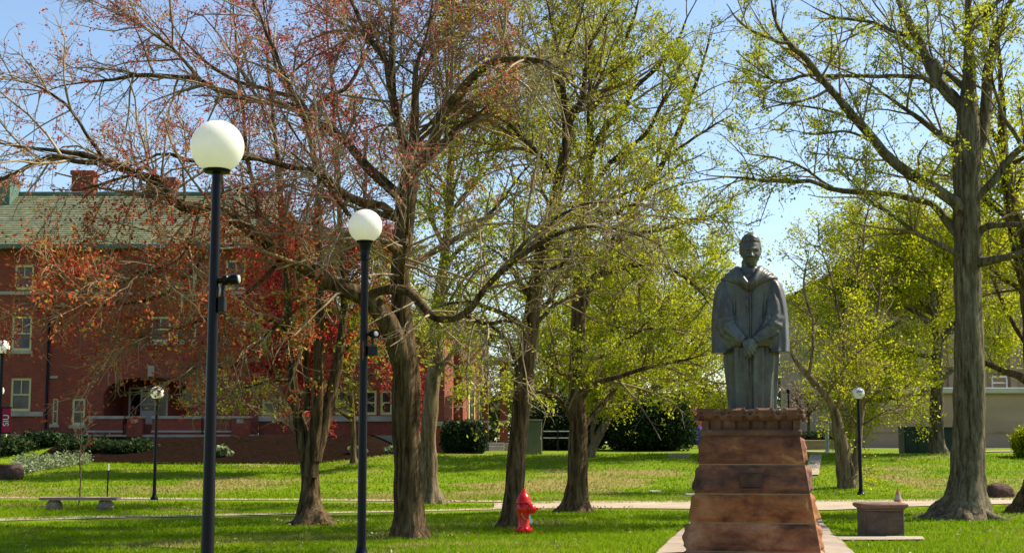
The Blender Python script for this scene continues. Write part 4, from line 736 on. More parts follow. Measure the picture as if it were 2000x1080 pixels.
b_ = B(); pts = [(hx - 0.045, hy - 0.115, 0.42), (hx - 0.03, hy - 0.125, 0.36), (hx + 0.005, hy - 0.13, 0.30), (hx + 0.05, hy - 0.12, 0.268), (hx + 0.09, hy - 0.10, 0.275), (hx + 0.10, hy - 0.09, 0.31), (hx + 0.10, hy - 0.08, 0.38)]
b_.tube([tuple(p[:3]) for p in resample([(*p, 0) for p in pts], 20)], 0.008, 6).obj('chain', M['chain'], T, smooth=True)
b_ = B(); b_.add([(hx + 0.09, hy - 0.12, 0.33), (hx + 0.125, hy - 0.12, 0.36), (hx + 0.13, hy - 0.115, 0.30), (hx + 0.185, hy - 0.11, 0.25), (hx + 0.145, hy - 0.115, 0.20), (hx + 0.11, hy - 0.12, 0.22)], [(0, 1, 2), (0, 2, 5), (2, 3, 4), (2, 4, 5)])
b_.add([(hx + 0.09, hy - 0.116, 0.33), (hx + 0.125, hy - 0.116, 0.36), (hx + 0.13, hy - 0.111, 0.30), (hx + 0.185, hy - 0.106, 0.25), (hx + 0.145, hy - 0.111, 0.20), (hx + 0.11, hy - 0.116, 0.22)], [(2, 1, 0), (5, 2, 0), (4, 3, 2), (5, 4, 2)]); b_.obj('tag', M['tag'], T)

# ------------------------------------------------------------------ pedestal
Y0 = 20.0
def pz(v): return P(1467, v, Y0)[2]
def pxx(u, v): return P(u, v, Y0)[0]
PC = np.array([P(1470, 900, Y0 + 0.95)[0], Y0 + 0.95, 0.0])
def pxc(u): return PC[0] + (u - 1470) / S(Y0)
T = thing('pedestal', 'tapering red sandstone pedestal with carved capital under the statue', 'pedestal', PC)
zs = [pz(1135), pz(1078), pz(1022), pz(965), pz(907), pz(850)]
half = lambda z: 0.985 + (0.675 - 0.985) * (z - zs[0]) / (zs[5] - zs[0])     # half width of the front face
dep = lambda z: half(z)
def rock(name, z0, z1, mat, seed):
    """one course: frustum ring, rock-faced with drafted margins"""
    nu, nv = 72, 30; V, Fc = [], []
    hw0, hw1 = half(z0), half(z1)
    for s in range(4):
        ca, sa = math.cos(s * math.pi / 2), math.sin(s * math.pi / 2)
        amp = (0.06, 0.11, 0.09, 0.10)[s]; base = len(V)
        for j in range(nv + 1):
            for i in range(nu + 1):
                f, g_ = i / nu, j / nv; hw = hw0 + (hw1 - hw0) * g_; z = z0 + (z1 - z0) * g_
                edge = min(1, min(f, 1 - f) / 0.07) * min(1, min(g_, 1 - g_) / 0.16); edge = edge * edge * (3 - 2 * edge)
                x = -hw + 2 * hw * f
                nn = noise.noise(Vector((x * 2.2 + seed * 7, z * 3.5 + s * 5, seed))) ; n2 = noise.noise(Vector((x * 7 + seed * 3, z * 8 + s * 9, seed * 2)))
                vr = abs(noise.noise(Vector((x * 4.2 + seed, z * 5.2 + s * 3, 4.0 + seed))))
                vo = noise.voronoi(Vector((x * 4.5 + seed * 3, z * 6.0 + s * 4, seed)))[0]; n4 = noise.noise(Vector((x * 22 + seed, z * 24, s + seed)))
                out_ = edge * amp * (0.62 + 0.5 * nn + 0.22 * n2 - 0.4 * vr) + edge * (0.032 * (0.35 - vo[0] * 1.2) + 0.004 * n4)
                X, Yv = x, -hw - out_
                V.append((X * ca - Yv * sa + PC[0], X * sa + Yv * ca + PC[1], z))
        for j in range(nv):
            for i in range(nu): q = base + j * (nu + 1) + i; Fc.append((q, q + 1, q + nu + 2, q + nu + 1))
    return np_obj(name, np.array(V), np.array(Fc), mat, T, smooth=True)
b_ = B()
order = [3, 3, 2, 1, 0]
for i in range(5):
    rock('stone_course', zs[i] + 0.008, zs[i + 1] - 0.008, SAND[order[i]], i + 1.3)
for z in zs[1:5]:
    hw = half(z) - 0.004; b_.box(PC[0] - hw, PC[0] + hw, PC[1] - hw, PC[1] + hw, z - 0.0095, z + 0.0095)
b_.obj('mortar_joint', M['mortar'], T)
b_ = B(); hw = 1.12; b_.bevbox(PC[0] - hw, PC[0] + hw, PC[1] - hw, PC[1] + hw, -0.05, zs[0] + 0.01, 0.03); b_.obj('footing', SAND[3], T)
# capital: square moulding, recessed band with blocks, carved scroll lip
ztop = pz(797)
b_ = B(); hw = 0.715; b_.bevbox(PC[0] - hw, PC[0] + hw, PC[1] - hw, PC[1] + hw, zs[5] - 0.01, pz(838), 0.022); b_.obj('moulding', M['cap'], T)
b_ = B(); hw = 0.60; b_.box(PC[0] - hw, PC[0] + hw, PC[1] - hw, PC[1] + hw, pz(838) - 0.005, pz(818)); b_.obj('frieze', M['cap'], T)
for s in range(4):
    ca, sa = math.cos(s * math.pi / 2), math.sin(s * math.pi / 2)
    rotp = lambda x, y: (PC[0] + x * ca - y * sa, PC[1] + x * sa + y * ca)
    for q in range(6):
        x = -0.50 + 1.0 * q / 5
        pts = [rotp(x + dx, dy) for dx, dy in ((-0.076, -0.632), (0.076, -0.632), (0.076, -0.59), (-0.076, -0.59))]; b_ = B(); b_.prism(pts, pz(838) - 0.004, pz(819)); b_.obj('bracket', M['cap'], T)
    if s % 2 == 0:
        for sx in (-1, 1): b_ = B(); b_.prism([rotp(sx * 0.64 + dx, dy) for dx, dy in ((-0.05, -0.69), (0.05, -0.69), (0.05, -0.592), (-0.05, -0.592))], pz(838) - 0.004, pz(820)); b_.obj('corner_block', M['cap'], T)
zb, zt = pz(820), ztop
def capital():
    """flaring abacus with carved scrolls, one fused stone"""
    b_ = B(); n_ = 10; V, Fc = [], []
    for j in range(n_ + 1):
        f = j / n_; hw = 0.64 + 0.10 * (f ** 0.55); z = zb + (zt - 0.015 - zb) * f
        V += [(PC[0] - hw, PC[1] - hw, z), (PC[0] + hw, PC[1] - hw, z), (PC[0] + hw, PC[1] + hw, z), (PC[0] - hw, PC[1] + hw, z)]
    for j in range(n_):
        for i in range(4): Fc.append((j * 4 + i, j * 4 + (i + 1) % 4, j * 4 + 4 + (i + 1) % 4, j * 4 + 4 + i))
    Fc += [(3, 2, 1, 0), (n_ * 4, n_ * 4 + 1, n_ * 4 + 2, n_ * 4 + 3)]; b_.add(V, Fc)
    for s in range(4):
        ca, sa = math.cos(s * math.pi / 2), math.sin(s * math.pi / 2)
        W = lambda x, y, z: (PC[0] + x * ca - y * sa, PC[1] + x * sa + y * ca, z)
        for xc in (-0.58, -0.195, 0.195, 0.58):
            for q in range(-2, 3):            # ribbed central leaf
                x = xc + q * 0.032; b_.tube([W(x, -0.70, zt + 0.002), W(x, -0.745, zt - 0.03), W(x, -0.725, zb + 0.06), W(x * 0.99, -0.645, zb - 0.01)], [0.016, 0.024, 0.022, 0.012], 6)
            for sx in (-1, 1):                # volutes at both sides, curling
                cxx = xc + sx * 0.118; pts = []; rad = []
                for t in np.linspace(0, 1, 18):
                    a = math.pi * (0.5 + 2.4 * t); r = 0.052 * (1 - 0.66 * t); pts.append(W(cxx + sx * math.cos(a) * r, -0.738, zt - 0.050 + math.sin(a) * r)); rad.append(0.021 * (1 - 0.45 * t))
                b_.tube(pts, rad, 6)
                b_.tube([W(cxx + sx * 0.015, -0.76, zt - 0.085), W(cxx + sx * 0.04, -0.735, zb + 0.05), W(cxx + sx * 0.07, -0.74, zb + 0.012), W(cxx + sx * 0.082, -0.755, zb + 0.05)], [0.014, 0.022, 0.02, 0.009], 6)
        for xc in (-0.388, 0.0, 0.388):         # little swags between
            b_.tube([W(xc - 0.075, -0.735, zt - 0.04), W(xc - 0.035, -0.745, zt - 0.09), W(xc, -0.74, zt - 0.11), W(xc + 0.04, -0.745, zt - 0.085), W(xc + 0.075, -0.735, zt - 0.035)], [0.01, 0.02, 0.022, 0.02, 0.01], 6)
    return b_
def remeshed(bl, name, vox, mat, parent, smooth_it=4, fac=0.5):
    me = bpy.data.meshes.new(name); o_ = ORG[parent.name]; me.from_pydata([tuple(np.array(p) - o_) for p in bl.v], [], bl.f); me.update()
    o = bpy.data.objects.new(name + '_tmp', me); C.objects.link(o)
    md = o.modifiers.new('r', 'REMESH'); md.mode = 'VOXEL'; md.voxel_size = vox; md.use_smooth_shade = True
    if smooth_it: s = o.modifiers.new('s', 'SMOOTH'); s.iterations = smooth_it; s.factor = fac
    dg = bpy.context.evaluated_depsgraph_get(); m2 = bpy.data.meshes.new_from_object(o.evaluated_get(dg)); bpy.data.objects.remove(o)
    m2.polygons.foreach_set('use_smooth', [True] * len(m2.polygons)); m2.materials.clear()
    return link(name, m2, mat, parent)
remeshed(capital(), 'capital', 0.0075, M['cap'], T, 1)
b_ = B(); zc = pz(937); yv = PC[1] - half(zc) - 0.062
b_.bevbox(pxc(1447), pxc(1491), yv - 0.02, yv + 0.12, pz(953), pz(924), 0.012); b_.obj('plaque', M['plaque'], T)
b_ = B(); b_.bevbox(pxc(1452), pxc(1486), yv - 0.035, yv + 0.10, pz(957), pz(953.6), 0.006); b_.obj('plaque_ledge', M['cap'], T)

# ------------------------------------------------------------------ statue
SC = np.array([P(1468, 797, Y0 + 0.95)[0], Y0 + 0.95, ztop - 0.02]); K = 1 / 132.5
T = thing('statue', 'weathered bronze statue of a man in a robe with clasped hands', 'statue', SC)
def L(x, y, z): return (SC[0] + x * 0.955, SC[1] + y, SC[2] + z)
def loft(bl, secs, n_=96, fold=None, N=64, pw=2.3):
    """secs: (cx, cy, z, a, b); superellipse cross-sections"""
    r = []
    sA = np.array(secs, float); m_ = len(sA) - 1
    q = np.vstack([2 * sA[0] - sA[1], sA, 2 * sA[-1] - sA[-2]]); t = np.linspace(0, m_ - 1e-6, N); i = t.astype(int); f = (t - i)[:, None]
    a, b_, c_, d = q[i], q[i + 1], q[i + 2], q[i + 3]
    R = 0.5 * ((2 * b_) + (-a + c_) * f + (2 * a - 5 * b_ + 4 * c_ - d) * f ** 2 + (-a + 3 * b_ - 3 * c_ + d) * f ** 3)
    V = []
    for k in range(N):
        cx, cy, z, A, Bq = R[k]
        for i in range(n_):
            th = 2 * math.pi * i / n_; c0, s0 = math.cos(th), math.sin(th)
            e = (abs(c0) ** pw + abs(s0) ** pw) ** (-1 / pw)
            m = 1.0 if fold is None else fold(th, z, k / (N - 1))
            V.append(L(cx + A * e * c0 * m, cy + Bq * e * s0 * m, z))
    Fc = [(k * n_ + i, k * n_ + (i + 1) % n_, (k + 1) * n_ + (i + 1) % n_, (k + 1) * n_ + i) for k in range(N - 1) for i in range(n_)]
    Fc += [tuple(range(n_ - 1, -1, -1)), tuple(range((N - 1) * n_, N * n_))]; bl.add(V, Fc)
def fold_body(th, z, t):
    fr = math.exp(-((th - 1.5 * math.pi - 0.03) / 0.05) ** 2) * (0.14 if z < 0.95 else 0.05 if z < 1.85 else 0)
    lo_ = 2.6 if z < 0.95 else 0.7
    w1 = 0.040 * lo_ * math.sin(9 * th + 0.9 * math.sin(z * 1.7 + 0.6) + 0.5) * (0.6 + 0.4 * math.sin(z * 2.3 + th * 2))
    w2 = 0.022 * lo_ * math.sin(17 * th + 1.3 * math.sin(z * 1.2 + 2.0)); w3 = 0.010 * math.sin(31 * th + 1.5 * math.sin(z * 2.1))
    return 1 - fr + w1 + w2 + w3
b_ = B()
loft(b_, [(0, 0, 0.0, .342, .29), (0, 0, .4, .355, .30), (0, 0, .8, .382, .315), (0, 0, 1.15, .35, .29), (0, 0.01, 1.5, .33, .265), (0, 0.01, 1.75, .37, .25), (0, 0.01, 1.90, .41, .23), (0, 0.02, 1.97, .36, .22), (0, 0.03, 2.05, .22, .18), (0, 0.02, 2.12, .16, .15)], fold=fold_body, N=90)
for s in (-1, 1):
    # hanging bell sleeve
    fs = lambda th, z, t, s=s: 1 + 0.05 * t * math.sin(9 * th + 2 * z + s) + 0.03 * math.sin(5 * th + s * 2 + z * 3)
    loft(b_, [(s * .33, 0.02, 1.95, .06, .10), (s * .375, 0.01, 1.87, .105, .16), (s * .415, 0.0, 1.68, .130, .20), (s * .445, -.02, 1.35, .14, .23), (s * .435, -.04, 1.1, .155, .25), (s * .425, -.05, .92, .165, .27), (s * .42, -.06, .845, .172, .285)], 56, fs, 44)
    # sleeve carried by the forearm towards the clasped hands
    pts = [(s * .33, -.03, 1.85), (s * .37, -.09, 1.62), (s * .375, -.155, 1.38), (s * .325, -.22, 1.20), (s * .21, -.275, 1.075), (s * .085, -.345, .985)]
    rad = [.11, .135, .15, .15, .13, .086]; P4 = resample([(*p, r) for p, r in zip(pts, rad)], 60)
    V, Q = tubes(P4[None, :, :3], P4[None, :, 3], 48); V = V.reshape(60, 48, 3)
    for k_ in range(60):
        for i_ in range(48):
            th = 2 * math.pi * i_ / 48; fo = 1 + .075 * math.sin(6 * th + 2.2 * math.sin(k_ * .07) + s) + .03 * math.sin(11 * th - k_ * .10 * s)
            fo += .045 * math.exp(-((k_ - 34) / 9.0) ** 2) * math.sin(k_ * 1.05 + 2.2 * math.cos(th))          # creases at the elbow
            V[k_, i_] = P4[k_, :3] + (V[k_, i_] - P4[k_, :3]) * fo
    b_.add([L(*p) for p in V.reshape(-1, 3)], [tuple(q) for q in Q] + [tuple(range(47, -1, -1)), tuple(range(59 * 48, 60 * 48))])
    # drape under the forearm
    for q in range(6):
        x = s * (.40 - .052 * q); b_.tube([L(x * .96, -.19 - 0.030 * q, 1.24 - .035 * q), L(x * 1.0, -.215 - 0.026 * q, 1.05 - .006 * q), L(x * 1.03, -.235 - .016 * q, .862 + 0.022 * q)], [.075, .072 + .012 * (q % 2), .045 + .01 * (q % 2)], 12)
remeshed(b_, 'robe', 0.0115, M['bronze'], T, 3)
# front placket edges and a looped cord
b_ = B()
for sx in (-1, 1): b_.tube([L(sx * .016, -.292, 1.0), L(sx * .018, -.275, 1.35), L(sx * .022, -.25, 1.65), L(sx * .035, -.225, 1.86)], [.012, .012, .012, .01], 8)
b_.tube([L(*p[:3]) for p in resample([(-.045, -.24, 1.84, 0), (-.05, -.262, 1.66, 0), (-.04, -.275, 1.53, 0), (0, -.278, 1.50, 0), (.02, -.275, 1.53, 0)], 16)], .007, 6)
remeshed(b_, 'placket', 0.007, M['bronze'], T, 2)
# hood lying round the shoulders
b_ = B()
for s in (-1, 1):
    for q, (r, dz, w_) in enumerate(((0, 0, .042), (.055, -.03, .038), (.115, -.07, .032), (.17, -.115, .024))):
        pts = [(0.012 * s, -.30 + 0.015 * q, 1.83 - dz * 0.2 - .035 * q), (s * (.09 + r * .5), -.255 + .02 * q, 1.915 + dz * .5), (s * (.16 + r), -.14, 2.055 + dz), (s * (.185 + r * 1.35), .03, 2.10 + dz * 1.3), (s * (.13 + r), .17, 2.12 + dz), (0, .235 + r * .3, 2.09 + dz)]
        P4 = resample([(*p, w_ * 1.25) for p in pts], 26); b_.tube([L(*p[:3]) for p in P4], [w_ * (0.7 + 0.6 * math.sin(math.pi * min(1, (i + 3) / 26))) for i in range(26)], 12)
remeshed(b_, 'hood', 0.010, M['bronze'], T, 2)
# head: sculpted from a dense ball
def head():
    nu, nv = 96, 72; HC = (0.034, -0.075, 2.332); V, Fc = [], []; Rx, Ry, Rz = .150, .186, .245
    def gs(x, z, cx, cz, sx, sz): return math.exp(-((x - cx) / sx) ** 2 - ((z - cz) / sz) ** 2)
    tilt = Matrix.Rotation(math.radians(9), 3, 'X') @ Matrix.Rotation(math.radians(6), 3, 'Z')
    for j in range(nv + 1):
        t = math.pi * j / nv
        for i in range(nu):
            a = 2 * math.pi * i / nu; dx, dy, dz = math.sin(t) * math.cos(a), math.sin(t) * math.sin(a), -math.cos(t)
            x, y, z = Rx * dx, Ry * dy, Rz * dz
            jaw = 1 - float(ss(-0.22, 0.02, z)); x *= 1 - 0.24 * float(jaw); 
            if y > 0: y *= 1 - 0.35 * float(jaw)
            if y < 0:
                y = -Ry * (abs(dy) ** 0.8); fx, fz = x / .142, z / .235
                y += -0.020 * gs(fx, fz, 0, .26, .62, .09)                                   # brow
                for sx in (-1, 1):
                    y += 0.032 * gs(fx, fz, sx * .40, .10, .21, .09)                           # eye sockets
                    y += -0.012 * gs(fx, fz, sx * .40, .085, .12, .05)                         # lids
                    y += -0.012 * gs(fx, fz, sx * .56, -.14, .18, .14) + 0.012 * gs(fx, fz, sx * .62, -.42, .2, .2)                         # cheekbones
                    y += 0.010 * gs(fx, fz, sx * .50, -.38, .2, .18)
                    y += 0.006 * gs(fx, fz, sx * .30, -.34, .06, .12)                          # folds beside the mouth
                nose = float(ss(.22, .10, fz)) * float(ss(-.27, -.19, fz)); y -= nose * (0.020 + 0.050 * float(ss(.15, -.19, fz))) * math.exp(-(fx / (.13 + .10 * float(ss(0, -.2, fz)))) ** 2)
                y -= 0.006 * gs(fx, fz, 0, -.43, .30, .05) + 0.008 * gs(fx, fz, 0, -.56, .24, .05); y += 0.012 * gs(fx, fz, 0, -.495, .34, .022)
                y -= 0.012 * gs(fx, fz, 0, -.80, .40, .14); y += 0.004 * gs(fx, fz, 0, -.67, .3, .05)
            p = tilt @ Vector((x, y, z)); V.append(L(HC[0] + p.x, HC[1] + p.y, HC[2] + p.z))
        if j: 
            for i in range(nu): Fc.append(((j - 1) * nu + i, (j - 1) * nu + (i + 1) % nu, j * nu + (i + 1) % nu, j * nu + i))
    b_ = B(); b_.add(V, Fc)
    HL = lambda x, y, z: (lambda p: L(HC[0] + p.x, HC[1] + p.y, HC[2] + p.z))(tilt @ Vector((x, y, z)))
    for s in (-1, 1):
        ear = [HL(s * (.153 + .010 * math.sin(q)), .022 + .024 * math.cos(q) * .8, .005 + .050 * math.sin(q)) for q in np.linspace(-2.6, 2.2, 12)]; b_.tube(ear, .012, 8); b_.ball(HL(s * .150, .022, .0), (.014, .026, .042), 12, 8)
    b_.tube([L(0.0, .0, 1.98), L(0.004, -.01, 2.08), L(.01, -.02, 2.22)], [.135, .115, .112], 24)
    hb = B()
    for q in range(64):        # combed-back locks
        a = rng.uniform(-1.0, 1.0); x0 = .128 * a; st = rng.uniform(-.2, 1.0)
        yb = -.118 * math.sqrt(max(0, 1 - a * a)) * (1 if st > 0.3 else .4) + rng.uniform(-.02, .02); 
        zz = lambda x, y: 0.262 * math.sqrt(max(0.02, 1 - (x / .158) ** 2 - (y / .19) ** 2))
        pts = []
        for f in np.linspace(0, 1, 5):
            y = yb + (.02 + .20 * rng.uniform(.8, 1.1)) * f * 0.8 + (0.0 if st > .3 else .04); x = x0 * (1 + .14 * f) + 0.012 * f * (1 if a > -0.2 else -1); x = max(-.148, min(.148, x)); y = min(y, .165)
            pts.append(HL(x, y, max(zz(x, y), .12) * (1.0 + 0.04 * math.sin(f * 3.1)) if f else max(zz(x, y), .12) * .97))
        hb.tube(pts, [.016, .029, .031, .026, .012], 8)
    for s in (-1, 1):
        for q in range(26):
            z = rng.uniform(-.01, .17); y = rng.uniform(.03, .15); hb.tube([HL(s * .142 * math.sqrt(max(.1, 1 - (z / .24) ** 2)), y - .06, z + .02), HL(s * .158 * math.sqrt(max(.1, 1 - (z / .24) ** 2 - (y / .26) ** 2)), y, z), HL(s * .13 * math.sqrt(max(.1, 1 - (y / .2) ** 2)), y + .05, z - .03)], [.012, .024, .012], 7)
    hb.ball(HL(0, .052, .088), (.160, .150, .172), 24, 16)
    return b_, hb
hd, hr = head()
ho = remeshed(hd, 'head', 0.0065, M['bronze'], T, 1); remeshed(hr, 'hair', 0.0075, M['bronze'], ho, 0)
# clasped hands: the right hand laid over the left
def hand(name, wrist, knk, fdirs, thumb, pr_):
    b_ = B(); w0 = Vector(wrist); k0 = Vector(knk[0]); k3 = Vector(knk[3])
    for f in np.linspace(0, 1, 5):
        e = k0.lerp(k3, f); b_.tube([L(*w0.lerp((k0 + k3) / 2, 0.0).lerp(e, .0)), L(*w0.lerp(e, .5)), L(*e)], [.040, .034, .026], 12)
    for kk, fd, ln_ in zip(knk, fdirs, (.115, .128, .12, .095)):
        p = Vector(kk); d = Vector(fd).normalized(); pts = [p - d * .03]; r = [.026]; 
        for q, (sg, rr) in enumerate(((.45, .0235), (.32, .021), (.23, .016))):
            pts.append(pts[-1] + d * (ln_ * sg + (.03 if q == 0 else 0))); r.append(rr); d = (d + Vector((0, .26, -.10))).normalized()
        b_.tube([L(*p_) for p_ in pts], r, 10); b_.ball(L(*pts[-1]), .0165, 10, 8); b_.ball(L(*pts[1]), .0245, 10, 8); b_.ball(L(*kk), .028, 10, 8)
    b_.tube([L(*p_) for p_ in thumb], [.034, .029, .024, .017], 10); b_.ball(L(*thumb[-1]), .0172, 10, 8)
    return remeshed(b_, name, 0.0065, M['bronze'], T, 2)
hand('hand', (-.085, -.385, .985), [(.015, -.445, .985), (.005, -.455, .940), (-.012, -.452, .897), (-.035, -.44, .860)], [(.75, .05, -.62), (.70, .05, -.72), (.62, .06, -.78), (.5, .08, -.86)],
     [(-.05, -.40, .99), (0.0, -.425, 1.02), (.045, -.43, 1.015), (.075, -.42, .995)], .03)
hand('hand', (.10, -.365, .965), [(.0, -.405, .935), (-.005, -.415, .90), (.0, -.415, .862), (.02, -.405, .830)], [(-.8, .0, -.45), (-.8, .0, -.55), (-.7, .0, -.66), (-.6, .05, -.75)],
     [(.09, -.375, .955), (.06, -.40, .985), (.03, -.42, .99), (.01, -.43, .985)], .03)
b_ = B()
b_.bevbox(SC[0] - .42, SC[0] + .42, SC[1] - .42, SC[1] + .36, SC[2] - .03, SC[2] + .022, .012); b_.obj('base_plate', M['bronze'], T, smooth=True, angle=35)

T.rotation_euler[2] = math.radians(-11); bpy.data.objects['pedestal'].rotation_euler[2] = math.radians(-11)
# ------------------------------------------------------------------ stone plinth, cone, bench, boulders
g = G(1729, 1049); px_ = 1 / S(g[1]); x, y = g[0], g[1]; W2 = 40 * px_; HT = 66 * px_
T = thing('stone_plinth', 'dark square stone plinth with rounded brown cap on the lawn', 'plinth', g)
b_ = B(); b_.bevbox(x - W2 * .95, x + W2 * .95, y, y + W2 * 1.6, -0.03, HT * .76, 0.015); b_.box(x - W2 * .86, x + W2 * .86, y - 0.012, y + .02, 0.05, HT * .70); b_.obj('body', M['plinth'], T)
b_ = B(); b_.bevbox(x - W2 * .97, x + W2 * .97, y - .02, y + W2 * 1.64, HT * .76, HT * .81, 0.012)
prof = [(0, .81), (.03, .84), (.055, .88), (.06, .92), (.045, .965), (.0, .99)]
V = []
for o_, z in prof: V += [(x - W2 * .96 - o_, y - .01 - o_, z * HT), (x + W2 * .96 + o_, y - .01 - o_, z * HT), (x + W2 * .96 + o_, y + W2 * 1.62 + o_, z * HT), (x - W2 * .96 - o_, y + W2 * 1.62 + o_, z * HT)]
b_.add(V, [(k * 4 + i, k * 4 + (i + 1) % 4, k * 4 + 4 + (i + 1) % 4, k * 4 + 4 + i) for k in range(5) for i in range(4)] + [(20, 21, 22, 23), (3, 2, 1, 0)]); b_.obj('cap', M['plinth_cap'], T, smooth=True, angle=50)
yb = y + W2 * 1.62 + 0.9; xb = P(1722, 1000, yb)[0]; w3 = 38 / S(yb); hb_ = P(1722, 984, yb)[2]
T2 = thing('stone_plinth', 'second stone plinth mostly hidden behind the first with a cone on top', 'plinth', (xb, yb, 0))
b_ = B(); b_.bevbox(xb - w3 * .9, xb + w3 * .9, yb, yb + W2 * 1.5, -0.03, hb_ * .8, 0.015); b_.obj('body', M['plinth'], T2)
b_ = B(); b_.bevbox(xb - w3, xb + w3, yb - .05, yb + W2 * 1.55, hb_ * .8, hb_, 0.045); b_.obj('cap', M['plinth_cap'], T2, smooth=True, angle=50)
yc = yb + 0.25; cx = P(1754, 980, yc)[0]; ch = P(1754, 954, yc)[2] - hb_
T = thing('traffic_cone', 'faded orange traffic cone standing on the hidden plinth', 'traffic cone', (cx, yc, hb_))
b_ = B(); b_.bevbox(cx - .095, cx + .095, yc - .095, yc + .095, hb_, hb_ + .025, .008); b_.lathe((cx, yc, hb_ + .022), [(.082, 0), (.066, ch * .22)], 20); b_.lathe((cx, yc, hb_ + .022), [(.0475, ch * .5), (.016, ch * .92), (.012, ch * .95)], 20); b_.obj('body', M['cone'], T, smooth=True, angle=40)
b_ = B(); b_.lathe((cx, yc, hb_ + .022), [(.0665, ch * .21), (.048, ch * .51)], 20); b_.obj('band', M['cone_white'], T, smooth=True, angle=40)

g = G(152, 997); x, y = P(152, 980, g[1])[0], g[1]; q = 1 / S(y)
T = thing('stone_bench', 'long stone slab bench on two rounded boulders', 'bench', (x, y, 0))
zs_ = 20 * q; b_ = B(); n_ = 24
V = []
for k in range(n_ + 1):
    xx = x - 75 * q + 150 * q * k / n_; e = 0.012 * noise.noise(Vector((k * .8, 3, 1)))
    V += [(xx, y - .02 + e, zs_), (xx, y - .03 + e, zs_ + .07), (xx, y + .42 - e, zs_ + .075), (xx, y + .42, zs_)]
b_.add(V, [(k * 4 + i, k * 4 + (i + 1) % 4, k * 4 + 4 + (i + 1) % 4, k * 4 + 4 + i) for k in range(n_) for i in range(4)] + [(0, 1, 2, 3), (n_ * 4 + 3, n_ * 4 + 2, n_ * 4 + 1, n_ * 4)]); b_.obj('seat', M['bench'], T)
def rockball(c, r, seed, nn=24, mm=16):
    b_ = B(); b_.ball(c, r, nn, mm)
    out_ = []
    for p in b_.v:
        d = Vector(p) - Vector(c); k_ = 1 + 0.16 * noise.noise(Vector((d.x * 2.2 / max(r) + seed, d.y * 2.2 / max(r), d.z * 2.2 / max(r)))) + 0.05 * noise.noise(d * (6 / max(r)))
        out_.append(tuple(Vector(c) + d * k_))
    b_.v = out_; return b_
for u in (101, 202):
    xx = P(u, 985, y)[0]; bb = rockball((xx, y + .20, .115), (.205, .19, .17), u * .1)
    bb.v = [(p[0], p[1], min(max(p[2], -.02), zs_ + .004)) for p in bb.v]; bb.obj('support', M['bench'], T, smooth=True)

g = G(1955, 973); y = g[1]; x = g[0]; q = 1 / S(y)
bb = rockball((x, y + .35, g[2] + .16), (33 * q, .42, 19 * q), 3.3, 36, 20); bb.v = [(p[0], p[1], min(p[2], g[2] + 31 * q)) for p in bb.v]
tag(bb.obj('boulder', M['boulder'], org=g, smooth=True), 'long low brown boulder lying behind the massive grey trunk', 'boulder')
g = G(22, 938); y = g[1]; q = 1 / S(y)
bb = rockball((P(24, 925, y)[0], y + .3, g[2] + 13 * q), (17 * q, .4, 19 * q), 8.1, 30, 18)
tag(bb.obj('boulder', M['boulder'], org=g, smooth=True), 'reddish rough boulder ending the low wall at left', 'boulder')
xw = P(12, 925, y)[0]; b_ = B(); b_.bevbox(xw - 6, xw, y + .25, y + .75, g[2] - .3, P(5, 906, y)[2], .03)
tag(b_.obj('low_wall', M['boulder'], org=(xw, y, g[2])), 'low brown stone wall cut by the left picture edge', 'wall')
# sapling with its stake, and a lone stake
g = G(154, 986); D = float(g[1])
tree('sapling', 'thin bare young sapling behind the stone bench', (154, 986), D, [([(153, 990, 2.6), (155, 970, 2.2), (157, 930, 2.0), (156, 895, 1.8), (159, 860, 1.4), (157, 820, 1.0)], 0, 0)],
     [(taper([(157, 890), (165, 880), (172, 868)], 1.5, 1), 0, -.2), (taper([(158, 870), (150, 850), (142, 835)], 1.5, 1), 0, .2), (taper([(158, 850), (168, 835), (176, 815)], 1.3, .8), 0, .2)], M['bark_pale'], M['twig_red'],
     [(M['leaf_red'], 2, .4, .04, .035, .4, .2, None)], per1=4, len1=(.2, .5), per2=4, len2=(.15, .3), per3=2, len3=(.1, .2), extra=0, trunk_tmin=.55, tw=(.008, .005, .004), flare=False)
g = G(209, 974); zt = P(210, 905, g[1])[2]; b_ = B(); b_.cyl((g[0], g[1], -.05), (g[0] + .01, g[1], zt - .2), .022, .022, 8, 0); b_.cyl((g[0] + .01, g[1], zt - .2), (g[0] + .01, g[1], zt), .026, .024, 8, 1)
tag(b_.obj('stake', [M['pole'], M['white']], org=g), 'thin dark stake with white tip on the lawn', 'stake')
b_ = B(); wp = P(10, 868, 64.0); b_.bevbox(wp[0] - .05, wp[0] + .05, 63.95, 64.05, h(wp[0], 64), P(10, 846, 64)[2], .01); tag(b_.obj('marker_post', M['cream'], org=(wp[0], 64, h(wp[0], 64))), 'short cream post below the maroon banner', 'post')
# stone slab and covers set in the lawn
for (u, v, wu, hh, lab) in ((1326, 893, 22, .16, 'flat stone marker slab lying on the rise left of the pedestal'), (1281, 961, 11, .05, 'pale flat cover set in the dry grass nearer the path'), (1350, 968, 10, .06, 'white flat cover set in the grass beside the pedestal')):
    g = G(u, v); q = 1 / S(g[1]); b_ = B(); b_.bevbox(g[0] - wu * q, g[0] + wu * q, g[1], g[1] + .5, g[2] - .1, g[2] + hh, .02)
    tag(b_.obj('stone_slab', M['bench'] if hh > .1 else M['roofslab'], org=g), lab, 'slab')

